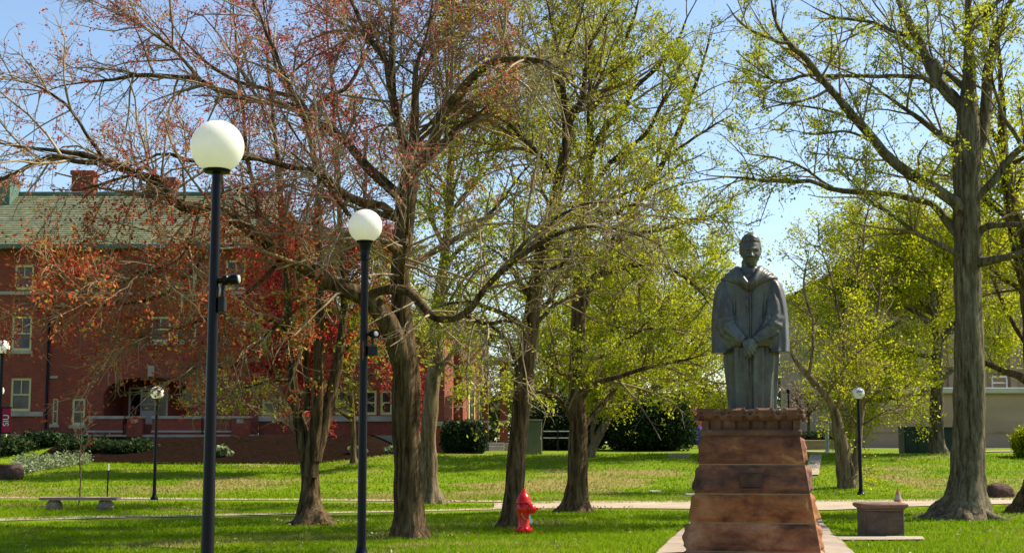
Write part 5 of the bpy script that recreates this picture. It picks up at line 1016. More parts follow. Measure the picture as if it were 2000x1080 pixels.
# ------------------------------------------------------------------ hedges, bushes
def bush(name, label, cat, c, r, mat, n_, size, group=None, box=0.0, seed=0.0, spread=0.10, tm=.45, core=True):
    """leafy mass: lumpy core plus leaf clumps through the outer volume"""
    T = thing(name, label, cat, (c[0], c[1], c[2]), group)
    def shape(d):
        m = 1.0
        if box: mx = max(abs(d.x), abs(d.y), abs(d.z)); m = (1 - box) + box / max(mx, .5)
        return m * (1 + .16 * noise.noise(d * 2.0 + Vector((seed, 0, 0))) + .08 * noise.noise(d * 5 + Vector((0, seed, 0))))
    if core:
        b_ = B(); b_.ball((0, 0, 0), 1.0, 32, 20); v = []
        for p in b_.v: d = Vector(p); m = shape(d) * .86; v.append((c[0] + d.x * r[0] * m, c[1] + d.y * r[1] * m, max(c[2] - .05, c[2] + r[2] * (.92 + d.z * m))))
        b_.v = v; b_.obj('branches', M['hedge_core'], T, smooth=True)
    d = rng.normal(size=(n_, 3)); d /= np.linalg.norm(d, axis=1, keepdims=True); rad = 1 - .22 * rng.uniform(0, 1, n_) ** 1.5 + rng.normal(0, .03, n_)
    m = np.array([shape(Vector(p)) for p in d]) * rad; pts = np.array(c) + d * m[:, None] * np.array(r) + np.array([0, 0, r[2] * .92]); pts = pts[pts[:, 2] > c[2] + .02]
    V, Fc, t = clusters(pts, 6, spread, size, lambda q: rng.normal(tm, .22, q)); np_obj('foliage', V, Fc, mat, T, tint=t); return T
def bush_px(name, label, cat, u0, u1, v0, v1, y, depth, mat, n_, size, **k):
    a, b_ = P(u0, v1, y), P(u1, v1, y); zt = P((u0 + u1) / 2, v0, y)[2]; cx = (a[0] + b_[0]) / 2; z = h(cx, y); return bush(name, label, cat, (cx, y, z), ((b_[0] - a[0]) / 2, depth, (zt - z) / 1.92), mat, n_, size, **k)
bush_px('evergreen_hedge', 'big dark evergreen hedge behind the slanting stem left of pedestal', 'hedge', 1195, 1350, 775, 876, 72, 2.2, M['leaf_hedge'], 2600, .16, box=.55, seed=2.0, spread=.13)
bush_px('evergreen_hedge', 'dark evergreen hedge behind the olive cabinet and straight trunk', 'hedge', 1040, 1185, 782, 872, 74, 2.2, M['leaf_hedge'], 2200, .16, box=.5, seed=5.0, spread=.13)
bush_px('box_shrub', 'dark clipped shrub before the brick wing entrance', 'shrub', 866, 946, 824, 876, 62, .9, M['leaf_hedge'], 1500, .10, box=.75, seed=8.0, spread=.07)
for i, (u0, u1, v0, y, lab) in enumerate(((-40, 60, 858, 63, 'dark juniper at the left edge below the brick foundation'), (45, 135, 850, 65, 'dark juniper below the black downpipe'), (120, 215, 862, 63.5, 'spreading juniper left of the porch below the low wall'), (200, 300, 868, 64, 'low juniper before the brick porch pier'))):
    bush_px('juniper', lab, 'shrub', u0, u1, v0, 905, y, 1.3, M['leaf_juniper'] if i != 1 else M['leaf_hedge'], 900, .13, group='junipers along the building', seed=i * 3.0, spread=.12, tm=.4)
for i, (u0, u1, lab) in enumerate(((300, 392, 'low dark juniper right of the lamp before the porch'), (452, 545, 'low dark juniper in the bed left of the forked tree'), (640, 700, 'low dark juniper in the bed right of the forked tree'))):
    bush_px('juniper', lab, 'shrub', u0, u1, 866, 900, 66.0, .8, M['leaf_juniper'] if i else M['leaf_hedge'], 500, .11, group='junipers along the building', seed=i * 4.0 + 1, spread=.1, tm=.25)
N = 2600; y = rng.uniform(20.5, 58, N); x = rng.uniform(-.37, .37, N) * y; k_ = ~in_strip(x, y); pts = np.stack([x, y, H(x, y) + .035], -1)[k_]
rb = []
for u_, v_, r_ in ((612, 1020, .5), (800, 1045, .45), (1000, 1025, .4), (1127, 995, .45), (1885, 1010, .8), (845, 980, .4)):
    g = G(u_, v_); q = rng.integers(160, 240); a = rng.uniform(0, 6.28, q); d = r_ + np.abs(rng.normal(0, .55, q)); rb.append(np.stack([g[0] + np.cos(a) * d, g[1] + np.sin(a) * d, H(g[0] + np.cos(a) * d, g[1] + np.sin(a) * d) + .04], -1))
pts = np.concatenate([pts] + rb)
V, Fc, t = leaf_geo(pts, rng.uniform(.03, .08, len(pts)), rng.uniform(0, 1, len(pts))); o = np_obj('leaf_litter', V, Fc, M['litter'], tint=t); tag(o, 'scattered dry fallen leaves on the lawn', 'fallen leaves', None, 'stuff')
N = 5200; u = rng.uniform(36, 178, N); f = rng.uniform(0, 1, N); yy = 53 + 9 * f; xx = (u - 1000) / F * yy
edge = 53 + 5.5 * ((u - 36) / 142) ** 1.2; k_ = (yy > edge) & (yy < 61 - .02 * (178 - u)); pts = np.stack([xx, yy, H(xx, yy) + .08 + .12 * np.abs(rng.normal(size=N))], -1)[k_]
V, Fc, t = clusters(pts, 5, .09, .10, lambda q: rng.normal(.5, .25, q)); o = np_obj('ground_cover', V, Fc, M['leaf_cover'], tint=t); tag(o, 'pale green ground cover on the slope beside the boulder', 'ground cover', None, 'stuff')
for i, (u0, lab) in enumerate(((436, 'small hosta tuft in the mulch bed left of the forked tree'), (700, 'bright green hosta leaves in the mulch bed beside the flared lamp'), (770, 'small hosta tuft in the mulch near the big maple trunk'))):
    bush_px('hosta', lab, 'plant', u0 - 17, u0 + 17, 874, 888, 62, .35, M['leaf_cover'], 60, .2, group='hostas in the mulch bed', seed=i * 2., spread=.06, core=False)
bush_px('round_shrub', 'green shrub at the right picture edge before the beige wall', 'shrub', 1983, 2040, 835, 885, 58, .9, M['leaf_bright'], 900, .10, seed=4., spread=.08, tm=.1)
bush_px('clipped_hedge', 'low clipped hedge in the brick planter right of the pedestal', 'hedge', 1560, 1655, 846, 866, 76, .6, M['leaf_juniper'], 900, .12, box=.7, seed=1.2)
pa, pb = P(1555, 870, 74)[0], P(1662, 870, 74)[0]; b_ = B(); z0 = h(pa, 74); b_.box(pa, pb, 74, 77, z0 - .2, P(0, 862, 74)[2]); b_.bevbox(pa - .06, pb + .06, 73.94, 74.4, P(0, 862, 74)[2], P(0, 859, 74)[2], .02)
tag(b_.obj('brick_planter', M['brick_tan'], org=(pa, 74, z0)), 'low brick planter wall holding the clipped hedge', 'planter')
D = 95.0
tree('blossom_tree', 'faint pinkish blossoming tree far off right of the statue', (1580, 866), D, [([(1580, 872, 5), (1580, 840, 4), (1578, 800, 3), (1576, 770, 2)], 0, 0)],
     [(taper([(1580, 820), (1560, 790), (1545, 770)], 3, 1), 0, -.5), (taper([(1580, 810), (1600, 785), (1615, 765)], 3, 1), 0, .5), (taper([(1579, 800), (1590, 770), (1590, 745)], 2, 1), 0, .5)], M['bark_dark'], M['twig_red'],
     [(M['pinktree'], 3, .6, .25, .14, .5, .25, None)], per1=3, len1=(.6, 1.4), per2=3, len2=(.4, .8), per3=2, len3=(.2, .4), extra=3, extra_len=(1, 2), tw=(.03, .02, .014), flare=False)
# far wood beyond everything
N = 13000; x = rng.uniform(-110, 110, N); y = rng.uniform(175, 190, N); top = 7.5 + 2.0 * np.sin(x * .21) + 1.3 * np.sin(x * .53 + 1) + 1.0 * np.sin(x * 1.1)
z = 1.4 + (top) * rng.uniform(0, 1, N) ** .8; V, Fc, t = clusters(np.stack([x, y, z], -1), 5, .5, .8, lambda q: rng.normal(.5, .25, q)); o = np_obj('distant_wood', V, Fc, M['farwood'], tint=t); tag(o, 'distant belt of trees along the horizon', 'wood', None, 'stuff')

# ------------------------------------------------------------------ brick building
YB = 70.0
def bx(u, v=750): return float(P(u, v, YB)[0])
def bz(v): return float(P(1000, v, YB)[2])
ORGB = (bx(300), YB, 1.9)
T = thing('brick_building', 'long red brick building with green slate roof and arched porch', 'building', ORGB)
def wall_holes(bl, x0, x1, z0, z1, y, holes, rev=.18):
    xs_ = sorted({x0, x1, *[q for a in holes for q in a[:2]]}); zs_ = sorted({z0, z1, *[q for a in holes for q in a[2:]]})
    for i in range(len(xs_) - 1):
        for j in range(len(zs_) - 1):
            cx, cz = (xs_[i] + xs_[i + 1]) / 2, (zs_[j] + zs_[j + 1]) / 2
            if any(a[0] < cx < a[1] and a[2] < cz < a[3] for a in holes): continue
            bl.add([(xs_[i], y, zs_[j]), (xs_[i + 1], y, zs_[j]), (xs_[i + 1], y, zs_[j + 1]), (xs_[i], y, zs_[j + 1])], [(0, 1, 2, 3)])
    for a in holes:
        c = [(a[0], a[2]), (a[1], a[2]), (a[1], a[3]), (a[0], a[3])]
        for q in range(4):
            p, r = c[q], c[(q + 1) % 4]; bl.add([(p[0], y, p[1]), (p[0], y + rev, p[1]), (r[0], y + rev, r[1]), (r[0], y, r[1])], [(0, 1, 2, 3)])
wins = []
def WR(u0, u1, v0, v1): return (bx(u0, (v0 + v1) / 2), bx(u1, (v0 + v1) / 2), bz(v1), bz(v0))
wl = [(22, 62, 617, 685, 's'), (20, 60, 738, 803, 'b'), (28, 66, 517, 566, 'n'), (102, 113, 778, 828, 's'), (140, 166, 778, 830, 's'), (165, 205, 500, 556, 'n'), (296, 334, 508, 566, 'n'), (345, 384, 508, 566, 'n'), (440, 480, 508, 566, 'n'),
      (-110, -70, 617, 685, 's'), (-110, -70, 738, 803, 'b'), (-110, -70, 517, 566, 'n'), (293, 333, 618, 668, 's'), (343, 383, 618, 668, 's'), (440, 480, 618, 668, 's'),
      (511, 549, 762, 810, 'n'), (566, 604, 762, 810, 'n'), (612, 644, 762, 810, 'n'), (654, 690, 762, 810, 'n'), (700, 735, 762, 810, 'n'), (742, 766, 762, 810, 'n'), (512, 548, 640, 690, 's'), (580, 616, 640, 690, 's'), (660, 696, 640, 690, 's')]
holes_main = [WR(*q[:4]) for q in wl if q[0] < 500]; holes_sec = [WR(*q[:4]) for q in wl if q[0] > 500]
porch = (bx(203), bx(377), bz(828), bz(737)); ze, zr = bz(481), 15.0
xl, xm, xr = bx(-420), bx(506), bx(775)
b_ = B(); wall_holes(b_, xl, xm, 1.2, ze, YB, holes_main + [porch], .2); wall_holes(b_, xm, xr, 1.2, bz(600), YB + .12, holes_sec, .2)
b_.add([(xm, YB, bz(600)), (xm, YB + 12, bz(600)), (xm, YB + 12, ze), (xm, YB, ze)], [(0, 1, 2, 3)])
b_.add([(xr, YB + .12, 1.2), (xr, YB + 12, 1.2), (xr, YB + 12, bz(600)), (xr, YB + .12, bz(600))], [(0, 1, 2, 3)])
b_.add([(xm, YB + .12, bz(600)), (xr, YB + .12, bz(600)), (xr, YB + 12, bz(600)), (xm, YB + 12, bz(600))], [(0, 1, 2, 3)])
# arch over the porch: fill between flat head and curve
n_ = 20; cxp = (porch[0] + porch[1]) / 2; hw = (porch[1] - porch[0]) / 2; zsp = bz(770)
for k in range(n_):
    f0, f1 = -1 + 2 * k / n_, -1 + 2 * (k + 1) / n_; za, zb2 = [zsp + (porch[3] - zsp) * math.sqrt(max(0, 1 - abs(f) ** 2.4)) for f in (f0, f1)]
    b_.add([(cxp + f0 * hw, YB, za), (cxp + f1 * hw, YB, zb2), (cxp + f1 * hw, YB, porch[3]), (cxp + f0 * hw, YB, porch[3]), (cxp + f0 * hw, YB + .5, za), (cxp + f1 * hw, YB + .5, zb2)], [(0, 1, 2, 3), (0, 4, 5, 1)])
pd = 3.6   # porch depth
b_.add([(porch[0], YB + .2, porch[2]), (porch[0], YB + pd, porch[2]), (porch[0], YB + pd, porch[3]), (porch[0], YB + .2, porch[3])], [(0, 1, 2, 3)]); b_.add([(porch[1], YB + .2, porch[2]), (porch[1], YB + pd, porch[2]), (porch[1], YB + pd, porch[3]), (porch[1], YB + .2, porch[3])], [(3, 2, 1, 0)])
yk = YB + pd; sk = YB / yk
door = (bx(252) / sk, bx(329) / sk, porch[2], bz(752) + .04); pw = (bx(356) / sk, bx(390) / sk, bz(791), bz(755))
pw = (pw[0], min(pw[1], porch[1] - .05), pw[2], pw[3])
wall_holes(b_, porch[0], porch[1], porch[2], porch[3], yk, [door, pw], .12); wl_o = b_.obj('wall', M['brick'], T)
b_ = B(); b_.box(porch[0], porch[1], YB + .2, yk, porch[2] - .1, porch[2]); b_.box(porch[0], porch[1], YB + .2, yk, porch[3], porch[3] + .1); b_.obj('porch_floor', M['stone_trim'], T)
b_ = B(); b_.box(xl, xm, YB - .1, YB + .05, 0.8, bz(848)); b_.box(xm, xr + .1, YB + .02, YB + .17, .8, bz(850)); b_.obj('foundation', M['stone_trim'], T)
for nm_, q in (('string_course', (bx(-420), bx(91), YB - .09, YB + .04, bz(576), bz(569), .02)), ('string_course', (bx(96), xm, YB - .09, YB + .04, bz(576), bz(569), .02)), ('sill_band', (bx(-100), bx(88), YB - .12, YB + .04, bz(813), bz(804), .02)),
              ('string_course', (xm, xr, YB + .0, YB + .16, bz(823), bz(812), .02)), ('wall_plate', (bx(98), bx(113), YB - .06, YB + .03, bz(739), bz(734), .01)), ('keystone', (bx(288), bx(301), YB - .07, YB + .05, bz(735), bz(714), .015))): b_ = B(); b_.bevbox(*q); b_.obj(nm_, M['stone_trim'], T)
for q in wl:
    u0, u1, v0, v1, kd = q; x0, x1, z0, z1 = WR(u0, u1, v0, v1); yo = YB + (.0 if u0 < 500 else .12); fw = .11 if x1 - x0 > .5 else .07
    f_ = B(); f_.box(x0, x1, yo + .06, yo + .15, z1 - fw, z1); f_.box(x0, x1, yo + .06, yo + .15, z0, z0 + fw * 1.2); f_.box(x0, x0 + fw, yo + .061, yo + .149, z0 + fw * 1.2, z1 - fw); f_.box(x1 - fw, x1, yo + .061, yo + .149, z0 + fw * 1.2, z1 - fw); zm = (z0 + z1) / 2
    f_.box(x0 + fw, x1 - fw, yo + .07, yo + .14, zm - .03, zm + .03)
    if x1 - x0 > .8 and u0 < 500: f_.box((x0 + x1) / 2 - .02, (x0 + x1) / 2 + .02, yo + .075, yo + .135, zm + .03, z1 - fw)
    wo = f_.obj('window', M['cream'], T); g_ = B(); g_.box(x0 + fw * .5, x1 - fw * .5, yo + .12, yo + .19, z0 + fw, z1 - fw * .5); g_.obj('pane', M['glass'], wo)
    if kd == 's': s_ = B(); s_.bevbox(x0 - .1, x1 + .1, yo - .1, yo + .03, z0 - .16, z0 - .003, .015); s_.obj('sill', M['stone_trim'], wo)
f_ = B(); x0, x1, z0, z1 = door; y = yk + .02
for a in (x0, x0 + (x1 - x0) * .30, x0 + (x1 - x0) * .70 - .1, x1 - .1): f_.box(a, a + .1, y, y + .09, z0, z1)
f_.box(x0, x1, y + .002, y + .088, z1 - .1, z1); f_.box(x0, x1, y + .003, y + .087, z0, z0 + .12); xa, xb_ = x0 + (x1 - x0) * .30 + .1, x0 + (x1 - x0) * .70 - .1
f_.box(xa, xb_, y + .03, y + .08, z0 + .12, z0 + .75); f_.box(xa, xb_, y + .028, y + .078, z0 + 1.02, z0 + 1.12); f_.box((xa + xb_) / 2 - .03, (xa + xb_) / 2 + .03, y + .03, y + .08, z0 + 1.12, z1 - .1); f_.box(xa, xb_, y + .026, y + .076, z0 + 1.55, z0 + 1.61)
do = f_.obj('door', M['white'], T); g_ = B(); g_.box(x0 + .04, x1 - .04, y + .05, y + .12, z0 + .1, z1 - .05); g_.obj('pane', M['glass'], do)
g_ = B(); g_.cyl((xb_ - .06, y - .02, z0 + .95), (xb_ - .06, y - .02, z0 + 1.15), .015); g_.obj('handle', M['metal'], do)
x0, x1, z0, z1 = pw; f_ = B(); f_.box(x0, x1, y, y + .08, z0, z0 + .12); f_.box(x0, x1, y, y + .08, z1 - .09, z1); f_.box(x0, x0 + .09, y + .002, y + .078, z0 + .12, z1 - .09); f_.box(x1 - .09, x1, y + .002, y + .078, z0 + .12, z1 - .09); wo = f_.obj('window', M['cream'], T); g_ = B(); g_.box(x0 + .04, x1 - .04, y + .05, y + .11, z0 + .06, z1 - .04); g_.obj('pane', M['glass'], wo)
# terrace parapet and piers in front of the porch
for u0, u1 in ((186, 254), (310, 404), (410, 462)):
    b_ = B(); x0, x1 = bx(u0, 830), bx(u1, 830); b_.box(x0, x1, YB - 1.30, YB - 1.05, 1.6, bz(817) - .05); b_.obj('parapet', M['brick'], T); b_ = B(); b_.bevbox(x0 - .03, x1 + .03, YB - 1.36, YB - .99, bz(817) - .05, bz(813), .02); b_.bevbox(x0 - .03, x1 + .03, YB - 1.38, YB - .97, bz(845), bz(841), .02); b_.obj('coping', M['stone_trim'], T)
for u0, u1 in ((264, 293), (464, 497)):
    x0, x1 = bx(u0, 830), bx(u1, 830); b_ = B(); b_.box(x0, x1, YB - 1.52, YB - .9, 1.5, bz(818)); po_ = b_.obj('pier', M['brick'], T); b_ = B(); b_.bevbox(x0 - .05, x1 + .05, YB - 1.58, YB - .84, bz(818), bz(813.5), .02); b_.box((x0 + x1) / 2 - .17, (x0 + x1) / 2 + .17, YB - 1.55, YB - 1.515, bz(827), bz(819)); b_.obj('pier_cap', M['stone_trim'], po_)
b_ = B(); b_.box(bx(180, 830), bx(505, 830), YB - 1.45, YB - .1, 1.2, bz(848) - .02); b_.obj('terrace', M['stone_trim'], T)
# roof of stepped slate courses
b_ = B(); n_ = 27; yf, yr = YB - .7, YB + 6.0; x1r = bx(600, 420); x0r = xl - 1
V, Fc = [], []
for k in range(n_):
    f0, f1 = k / n_, (k + 1) / n_; za, zb2 = ze + (zr - ze) * f0, ze + (zr - ze) * f1; ya, yb2 = yf + (yr - yf) * f0, yf + (yr - yf) * f1; xe0, xe1 = x1r + .8 - 3.4 * f0, x1r + .8 - 3.4 * f1
    b_.add([(x0r, ya, za + .05), (xe0, ya, za + .05), (xe1, yb2, zb2 + .012), (x0r, yb2, zb2 + .012), (x0r, ya, za), (xe0, ya, za)], [(0, 1, 2, 3), (4, 5, 1, 0)])
b_.add([(x1r + .8, yf, ze), (x1r + .8, yf + 13.4, ze), (x1r - 2.6, yr, zr)], [(0, 1, 2)]); b_.add([(x0r, yf + 13.4, ze), (x1r + .8, yf + 13.4, ze), (x1r - 2.6, yr, zr), (x0r, yr, zr)], [(3, 2, 1, 0)])
ro = b_.obj('roof', M['slate'], T)
b_ = B(); b_.bevbox(x0r, x1r + .85, yf - .12, yf + .15, ze - .22, ze + .02, .03); b_.box(x0r, x1r + .7, yf + .15, YB - .01, ze - .12, ze - .04); b_.bevbox(x0r, x1r - 2.5, yr - .15, yr + .15, zr - .05, zr + .18, .04); b_.obj('gutter', M['copper'], T)
b_ = B(); b_.box(xm, x1r, YB, YB + 12, bz(600) + .003, ze - .05); b_.obj('wall', M['brick'], T)
for u0, u1, v0 in ((140, 182, 333), (285, 342, 346)):
    b_ = B(); y = yr + .6; s = y / YB; x0, x1 = P(u0, 350, y)[0], P(u1, 350, y)[0]; zt = P(u0, v0, y)[2]; b_.box(x0, x1, y, y + .9, zr - 1.5, zt - .25); b_.bevbox(x0 - .08, x1 + .08, y - .08, y + .98, zt - .25, zt, .03); b_.obj('chimney', M['brick'], ro)
b_ = B(); y = YB + 4.5; x1 = P(20, 360, y)[0]; b_.box(x1 - 2, x1, y, y + 1.6, zr - 2.2, P(0, 352, y)[2]); b_.bevbox(x1 - 2.1, x1 + .12, y - .12, y + 1.7, P(0, 352, y)[2], P(0, 346, y)[2], .03); b_.obj('dormer', M['copper'], ro)
b_ = B(); xd = bx(93); b_.tube([(xd, YB - .08, ze - .2), (xd, YB - .08, bz(845)), (xd - .18, YB - .12, bz(862))], .06, 8); b_.obj('downpipe', M['pole'], T, smooth=True)
b_ = B(); b_.bevbox(xd - .12, xd + .12, YB - .2, YB - .02, bz(592), bz(575), .02); b_.obj('rain_head', M['pole'], T)

# brick wing with canted bays and a small pillared entrance
p0, p1, p2, p3, p4 = [(P(u, 800, y)[0], y) for u, y in ((800, 69.0), (868, 69.0), (886, 74.0), (904, 74.0), (951, 82.0))]
T = thing('brick_wing', 'sunlit orange brick wing with pillared entrance behind the dark shrub', 'building', (p1[0], p1[1], 1.4))
zt = 7.6; b_ = B(); b_.prism([p0, p1, p2, p3, p4, (p4[0], 88), (p0[0], 88)], .9, zt); b_.obj('wall', M['brick'], T)
b_ = B(); b_.prism([(p0[0], p0[1] - .12), (p1[0] + .08, p1[1] - .12), (p2[0] + .1, p2[1] - .1), (p3[0] + .08, p3[1] - .12), (p4[0] + .15, p4[1] - .1), (p4[0] + .15, 88), (p0[0], 88)], zt, zt + .3); b_.obj('cornice', M['stone_trim'], T)
b_ = B(); b_.add([(p0[0], p0[1] - .3, zt + .31), (p1[0] + .3, p1[1] - .3, zt + .31), (p4[0] + .4, p4[1] - .2, zt + .31), (p4[0] + .4, 88, zt + .31), (p0[0], 88, zt + .31), (p0[0], 80, zt + 3)], [(0, 1, 5), (1, 2, 5), (2, 3, 5), (3, 4, 5), (4, 0, 5)]); b_.obj('roof', M['slate'], T)
b_ = B(); b_.prism([(p0[0], p0[1] - .09), (p1[0] + .06, p1[1] - .09), (p2[0] + .06, p2[1] - .06), (p3[0] + .05, p3[1] - .09), (p4[0] + .1, p4[1] - .06), (p4[0] + .1, 87), (p0[0], 87)], 2.5, 2.72); b_.obj('string_course', M['stone_trim'], T)
dx, dy = p4[0] - p3[0], p4[1] - p3[1]
for f0, f1 in ((.18, .42), (.60, .82)):
    b_ = B(); A_ = (p3[0] + dx * f0, p3[1] + dy * f0); Z_ = (p3[0] + dx * f1, p3[1] + dy * f1); nx, ny = dy, -dx; l_ = math.hypot(nx, ny); nx, ny = nx / l_ * .07, ny / l_ * .07
    b_.prism([(A_[0] + nx, A_[1] + ny), (Z_[0] + nx, Z_[1] + ny), (Z_[0] - nx, Z_[1] - ny), (A_[0] - nx, A_[1] - ny)], 2.75, 5.0); wo = b_.obj('window', M['cream'], T)
    b_ = B(); A2 = (A_[0] * .88 + Z_[0] * .12, A_[1] * .88 + Z_[1] * .12); Z2 = (A_[0] * .12 + Z_[0] * .88, A_[1] * .12 + Z_[1] * .88); k_ = 1.25
    b_.prism([(A2[0] + nx * k_, A2[1] + ny * k_), (Z2[0] + nx * k_, Z2[1] + ny * k_), (Z2[0] - nx, Z2[1] - ny), (A2[0] - nx, A2[1] - ny)], 2.9, 4.85); b_.obj('pane', M['glass'], wo)
ye = 70.0
for u0, u1 in ((944, 953), (976, 992)):
    x0, x1 = P(u0, 780, ye)[0], P(u1, 780, ye)[0]; b_ = B(); b_.box(x0, x1, ye, ye + .55, 1.1, P(0, 705, ye)[2]); pi = b_.obj('pillar', M['brick'], T); b_ = B(); b_.bevbox(x0 - .06, x1 + .06, ye - .06, ye + .61, P(0, 826, ye)[2], P(0, 821, ye)[2], .02); b_.obj('pillar_band', M['stone_trim'], pi); b_ = B(); b_.bevbox(x0 - .05, x1 + .05, ye - .05, ye + .6, 1.0, P(0, 865, ye)[2], .02); b_.obj('pillar_base', M['stone_trim'], pi)
x0, x1 = P(940, 700, ye)[0], P(996, 700, ye)[0]; b_ = B(); b_.bevbox(x0, x1, ye - .15, ye + 4, P(0, 705, ye)[2], P(0, 696, ye)[2], .03); b_.obj('entrance_roof', M['stone_trim'], T)
b_ = B(); x0, x1 = P(955, 870, ye)[0], P(985, 870, ye)[0]
for k in range(3): b_.bevbox(x0, x1, ye - .9 + .3 * k, ye + 2, .9 + .17 * k + .3, 1.2 + .17 * (k + 1), .015)
b_.obj('steps', M['stone_trim'], T)

# ------------------------------------------------------------------ right-hand buildings
YC = 82.0; xa, xb_ = P(1690, 850, YC)[0], P(2150, 850, YC)[0]; z0 = h(xa, YC) - .3; zt = P(1850, 768, YC)[2]
T = thing('low_building', 'long low beige concrete building with pale flat roof at right', 'building', (xa, YC, z0))
b_ = B(); b_.box(xa, xb_, YC, YC + 12, z0, zt); b_.obj('wall', M['concrete'], T)
b_ = B(); b_.bevbox(xa - .2, xb_ + .2, YC - .35, YC + 12.2, zt, zt + .32, .03); b_.obj('roof', M['roofslab'], T)
b_ = B(); b_.box(xa, xb_, YC - .04, YC + .02, P(0, 846, YC)[2], P(0, 842, YC)[2]); b_.box(xa, xb_, YC - .04, YC + .02, zt - .12, zt - .003); b_.obj('wall_band', M['brick_tan'], T)
b_ = B(); xr0, xr1 = P(1938, 745, YC + 1)[0], P(1966, 745, YC + 1)[0]; zr0, zr1 = zt + .3, P(0, 736, YC + 1)[2]
for x in (xr0, xr1): b_.cyl((x, YC + 1, zr0), (x, YC + 1, zr1), .04)
b_.cyl((xr0, YC + 1, zr1), (xr1, YC + 1, zr1), .04); b_.cyl((xr0, YC + 1, (zr0 + zr1) / 2), (xr1, YC + 1, (zr0 + zr1) / 2), .03); b_.obj('roof_rail', M['metal'], T)
YD = 104.0; xa, xb_ = P(1624, 700, YD)[0], P(2300, 700, YD)[0]; zl, zh = P(1624, 545, YD)[2], P(1800, 440, YD)[2]; xm_ = P(1800, 440, YD)[0]
T = thing('tall_building', 'tall tan brick building hidden behind yellow green leaves at right', 'building', (xa, YD, 1.3))
b_ = B(); pr_ = [(xa, 1.2), (xb_, 1.2), (xb_, zh), (xm_, zh), (xa + (xm_ - xa) * .42, zl + (zh - zl) * .40), (xa, zl)]
V = [(x, YD, z) for x, z in pr_] + [(x, YD + 20, z) for x, z in pr_]; b_.add(V, [(0, 1, 2, 3, 4, 5), (11, 10, 9, 8, 7, 6)] + [(i, i + 6, (i + 1) % 6 + 6, (i + 1) % 6) for i in range(6)]); b_.obj('wall', M['brick_tan'], T)
b_ = B()
for (xA, zA), (xB, zB) in zip(pr_[2:5], pr_[3:6]): b_.add([(xA, YD - .25, zA), (xB, YD - .25, zB), (xB, YD - .25, zB + .35), (xA, YD - .25, zA + .35), (xA, YD + 20.2, zA + .01), (xB, YD + 20.2, zB + .01), (xB, YD + 20.2, zB + .36), (xA, YD + 20.2, zA + .36)], [(1, 0, 3, 2), (3, 7, 6, 2), (0, 1, 5, 4), (4, 5, 6, 7)])
b_.obj('roof', M['concrete'], T)
b_ = B()
for u in (1640, 1668, 1700, 1740, 1790, 1850, 1910, 1970): x = P(u, 700, YD)[0]; b_.box(x, x + .5, YD - .25, YD + .05, 1.2, min(zh, zl + (zh - zl) * max(0, (x - xa) / (xm_ - xa))) - .1)
b_.obj('pilaster', M['concrete'], T)

# ------------------------------------------------------------------ cabinets, poles, fence, canopy
def cabinet(label, u0, u1, v0, v1, y, depth, mat, doors=2, group=None, lid=.05):
    a, b2 = P(u0, v1, y)[0], P(u1, v1, y)[0]; z0, zt = h(a, y) - .05, P((u0 + u1) / 2, v0, y)[2]; T = thing('utility_cabinet', label, 'cabinet', ((a + b2) / 2, y, z0), group)
    b_ = B(); b_.bevbox(a, b2, y, y + depth, z0, zt - lid, .02); b_.bevbox(a - .03, b2 + .03, y - .03, y + depth + .03, zt - lid, zt, .015); b_.obj('body', mat, T)
    for k in range(doors):
        w_ = (b2 - a) / doors; b_ = B(); b_.bevbox(a + w_ * k + .04, a + w_ * (k + 1) - .04, y - .025, y + .02, z0 + .12, zt - lid - .08, .008); d = b_.obj('door', mat, T)
        b_ = B(); b_.cyl((a + w_ * (k + .85), y - .06, (z0 + zt) / 2 - .08), (a + w_ * (k + .85), y - .06, (z0 + zt) / 2 + .08), .015); b_.obj('handle', M['metal'], d)
    return T
cabinet('tall olive utility cabinet beside the leaning brown trunk', 1029, 1060, 819, 884, 60, .5, M['cabinet'], 1).rotation_euler[2] = 0.34
cabinet('dark green transformer cabinet left of the broad tree trunk', 1767, 1816, 832, 876, 63.5, 1.0, M['dkgreen'], 2, 'dark green transformers')
cabinet('dark green transformer cabinet between the broad trunk and massive trunk', 1840, 1866, 833, 876, 64.2, 1.0, M['dkgreen'], 1, 'dark green transformers')
y = 62.5; x = P(1616, 880, y)[0]; z0 = h(x, y); zt = P(1618, 797, y)[2]
T = thing('sign_post', 'plain pale metal post standing right of the pedestal', 'post', (x, y, z0)); b_ = B(); b_.lathe((x, y, z0), [(.16, 0), (.16, .03), (.085, .06), (.08, zt - z0 - .02), (.05, zt - z0)], 12); b_.obj('pole', M['metal'], T, smooth=True, angle=40); b_ = B(); b_.bevbox(x - .13, x + .13, y - .13, y + .13, z0 - .05, z0 + .05, .02); b_.obj('base_plate', M['metal'], T)
y = 88.; x = P(1541, 830, y)[0]; z0 = h(x, y); zt = P(1541, 768, y)[2]
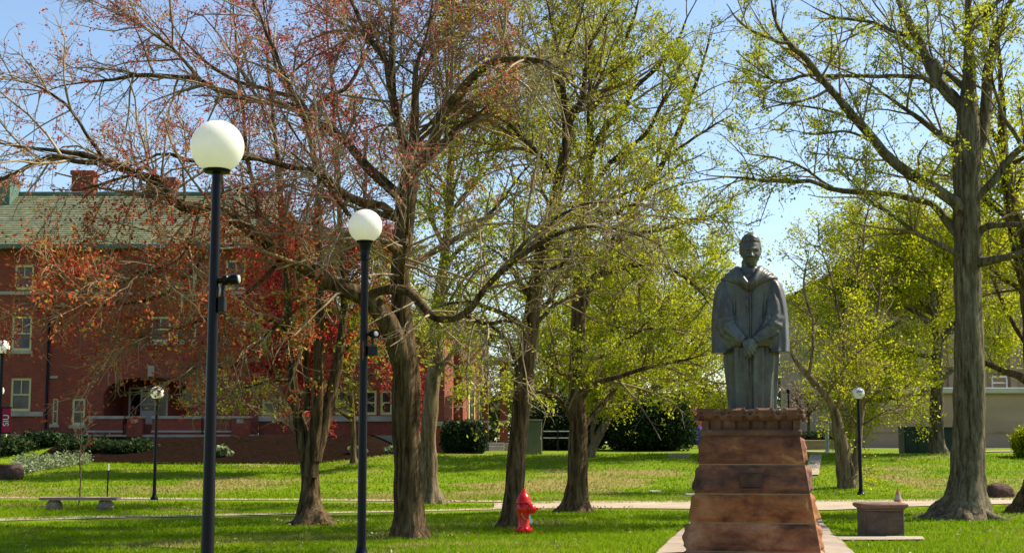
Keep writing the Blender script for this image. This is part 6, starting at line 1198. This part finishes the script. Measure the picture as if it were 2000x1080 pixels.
T = thing('lamp_post', 'thin distant dark post just right of the statue hem', 'post', (x, y, z0)); b_ = B(); b_.cyl((x, y, z0), (x, y, zt), .06, .05, 8); b_.obj('pole', M['pole'], T); b_ = B(); b_.lathe((x, y, zt), [(.07, 0), (.12, .05), (.12, .22), (.03, .3)], 10); b_.obj('cap', M['pole'], T)
y = 68.; xa, xb_ = P(1060, 860, y)[0], P(1150, 860, y)[0]; z0 = h(xa, y)
T = thing('rail_fence', 'low dark rail fence between the olive cabinet and dark hedge', 'fence', (xa, y, z0))
for k in range(4): x = xa + (xb_ - xa) * k / 3; b_ = B(); b_.cyl((x, y, z0 - .1), (x, y, P(0, 838, y)[2]), .035, .035, 8); b_.obj('post', M['pole'], T)
for v in (842, 855): b_ = B(); z = P(0, v, y)[2]; b_.cyl((xa, y, z), (xb_, y, z), .022, .022, 8); b_.obj('rail', M['metal'], T)
y = 80.; xa, xb_ = P(1330, 870, y)[0], P(1420, 870, y)[0]; cx = P(1358, 870, y)[0]; z0 = h(cx, y)
T = thing('event_tent', 'pink and blue fabric tent glimpsed between dark hedge and pedestal', 'tent', (cx, y, z0))
zm, zt = P(0, 833, y)[2], P(0, 795, y)[2]; r = P(1384, 800, y)[0] - cx
b_ = B(); b_.lathe((cx, y, zm), [(r, 0), (r * .94, (zt - zm) * .3), (r * .78, (zt - zm) * .6), (r * .5, (zt - zm) * .88), (.04, zt - zm)], 14); b_.obj('canopy', M['pink'], T, smooth=True)
b_ = B(); b_.lathe((cx, y, zm - 1.0), [(r * .9, 0), (r * .96, .5), (r * .99, 1.0)], 14); b_.obj('skirt', M['blue'], T, smooth=True)
for k in range(4): a = math.pi / 4 + k * math.pi / 2; b_ = B(); b_.cyl((cx + r * .85 * math.cos(a), y + r * .85 * math.sin(a), z0 - .05), (cx + r * .9 * math.cos(a), y + r * .9 * math.sin(a), zm - .9), .03, .03, 8); b_.obj('leg', M['metal'], T)
print('faces', sum(len(o.data.polygons) for o in sc.objects if o.type == 'MESH'))
